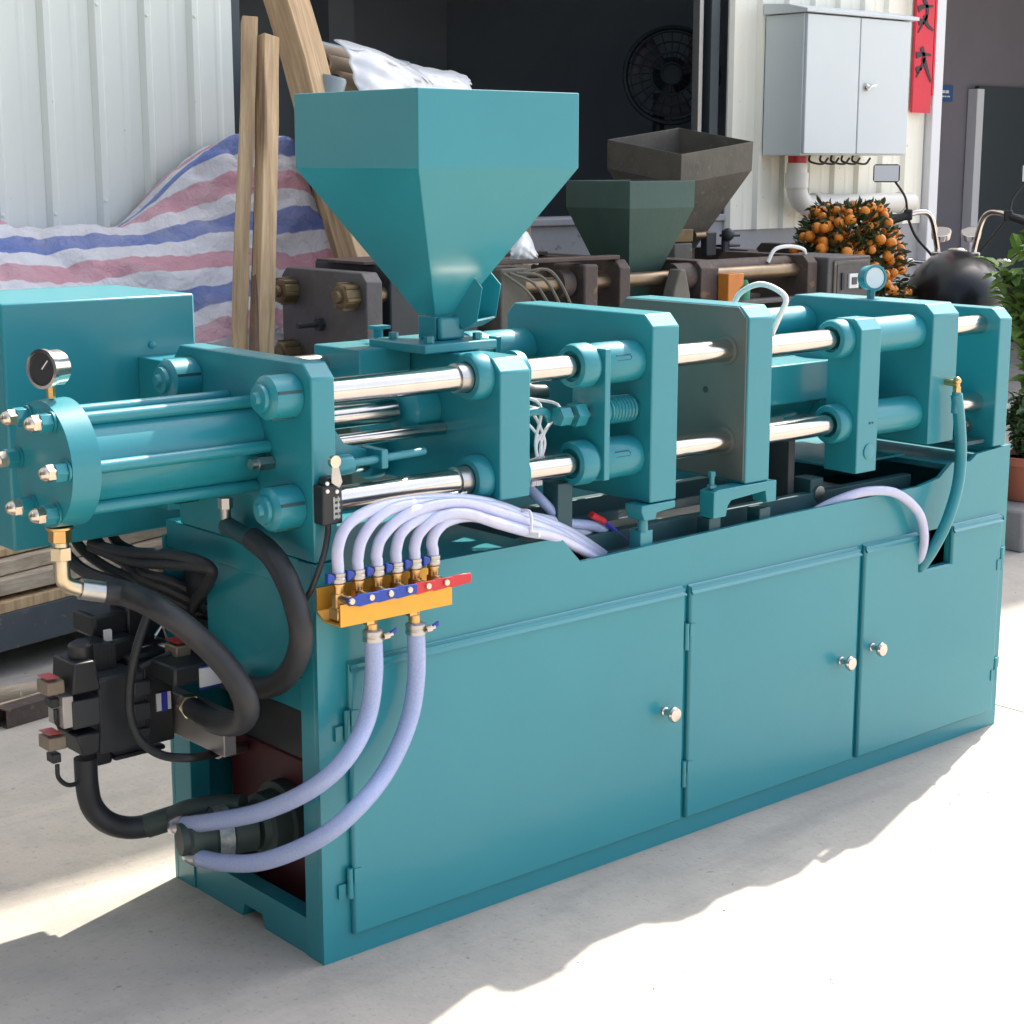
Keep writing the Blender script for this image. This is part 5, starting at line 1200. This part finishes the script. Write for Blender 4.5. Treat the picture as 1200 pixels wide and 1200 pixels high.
# triple clamp, gauges, bars
m = MB(); m.prism([(-.13, 1.10), (.13, 1.10), (.06, 1.15), (0, 1.16), (-.06, 1.15)], 'x', .40, .46); m.box(.38, .47, -.12, .12, 1.13, 1.15); m.build('triple_clamp', 'chrome', mo, bevel=.006)
for sgn in (-1, 1):
    c = V(.50, sgn * .075, 1.245); ga = V(-.55, 0, 1).normalized()
    m = MB(); m.lathe(c - ga * .04, ga, [(0, .03), (.01, .048), (.04, .052), (.045, .052), (.046, .044)], 24); go_ = m.build('gauge', 'chrome', mo)
    m = MB(); m.lathe(c + ga * .0062, ga, [(0, .001), (.0002, .043)], 24); m.build('gauge_dial', 'alloy', go_)
    m = MB(); m.tube([(.44, sgn * .09, 1.14), (.44, sgn * .095, 1.18), (.41, sgn * .12, 1.30), (.39, sgn * .15, 1.345), (.36, sgn * .20, 1.35), (.33, sgn * .25, 1.335)], .0145, 12); hb = m.build('handlebar', 'chrome', mo)
    m = MB(); m.tube([(.33, sgn * .25, 1.335), (.27, sgn * .42, 1.275)], .021, 14, 0); m.build('grip', 'rubber', hb)
    m = MB(); m.cyl((.271, sgn * .415, 1.277), (.264, sgn * .436, 1.270), .022, n=14); m.build('grip_end', 'chrome', hb)
    m = MB(); m.box(.31, .36, sgn * .245 - .022, sgn * .245 + .022, 1.31, 1.365); m.build('switch_pod', 'bike_matt', hb, bevel=.008)
    m = MB(); m.tube([(.36, sgn * .25, 1.335), (.39, sgn * .32, 1.33), (.34, sgn * .46, 1.29)], .008, 8); m.build('brake_lever', 'bike_matt', hb)
    m = MB(); m.tube([(.33, sgn * .25, 1.36), (.32, sgn * .265, 1.43), (.30, sgn * .32, 1.51)], .006, 8); mr = m.build('mirror_stem', 'bike_matt', hb)
    mc_ = V(.28, sgn * .36, 1.545)
    m = MB(); m.prism([(mc_.y - .066, mc_.z - .036), (mc_.y - .056, mc_.z - .045), (mc_.y + .056, mc_.z - .045), (mc_.y + .066, mc_.z - .036), (mc_.y + .066, mc_.z + .036), (mc_.y + .056, mc_.z + .045), (mc_.y - .056, mc_.z + .045), (mc_.y - .066, mc_.z + .036)], 'x', mc_.x, mc_.x + .02); ms = m.build('mirror_shell', 'bike_matt', hb, bevel=.004)
    m = MB(); m.prism([(mc_.x - .020, mc_.z - .039), (mc_.x - .0005, mc_.z - .039), (mc_.x - .0005, mc_.z + .039), (mc_.x - .003, mc_.z + .039)], 'y', mc_.y - .06, mc_.y + .06); m.build('mirror_sky_white', 'white_plastic', hb, smooth=0)  # plain white face, the sky's reflection is put into its colour
    m = MB(); m.ball((.42, sgn * .24, 1.10), .04, 14, 8, (1.2, 1, .6)); m.cyl((.44, sgn * .10, 1.09), (.42, sgn * .24, 1.10), .01, n=8); m.build('indicator', 'chrome', mo)
m = MB(); m.tube([(.36, .25, 1.33), (.46, .2, 1.22), (.52, .1, 1.1), (.45, .05, .95)], .007, 8); m.build('clutch_cable', 'rubber', mo)
m = MB(); m.tube([(.36, -.25, 1.33), (.50, -.2, 1.25), (.55, -.1, 1.1), (.45, -.05, .95)], .007, 8); m.build('brake_cable', 'rubber', mo)
m = MB(); m.box(-.36, -.2, .0 + .16, .18, .02, .34); m.cyl((-.25, .17, .33), (-.30, .30, .01), .012, n=8); m.build('side_stand', 'bike_matt', mo)
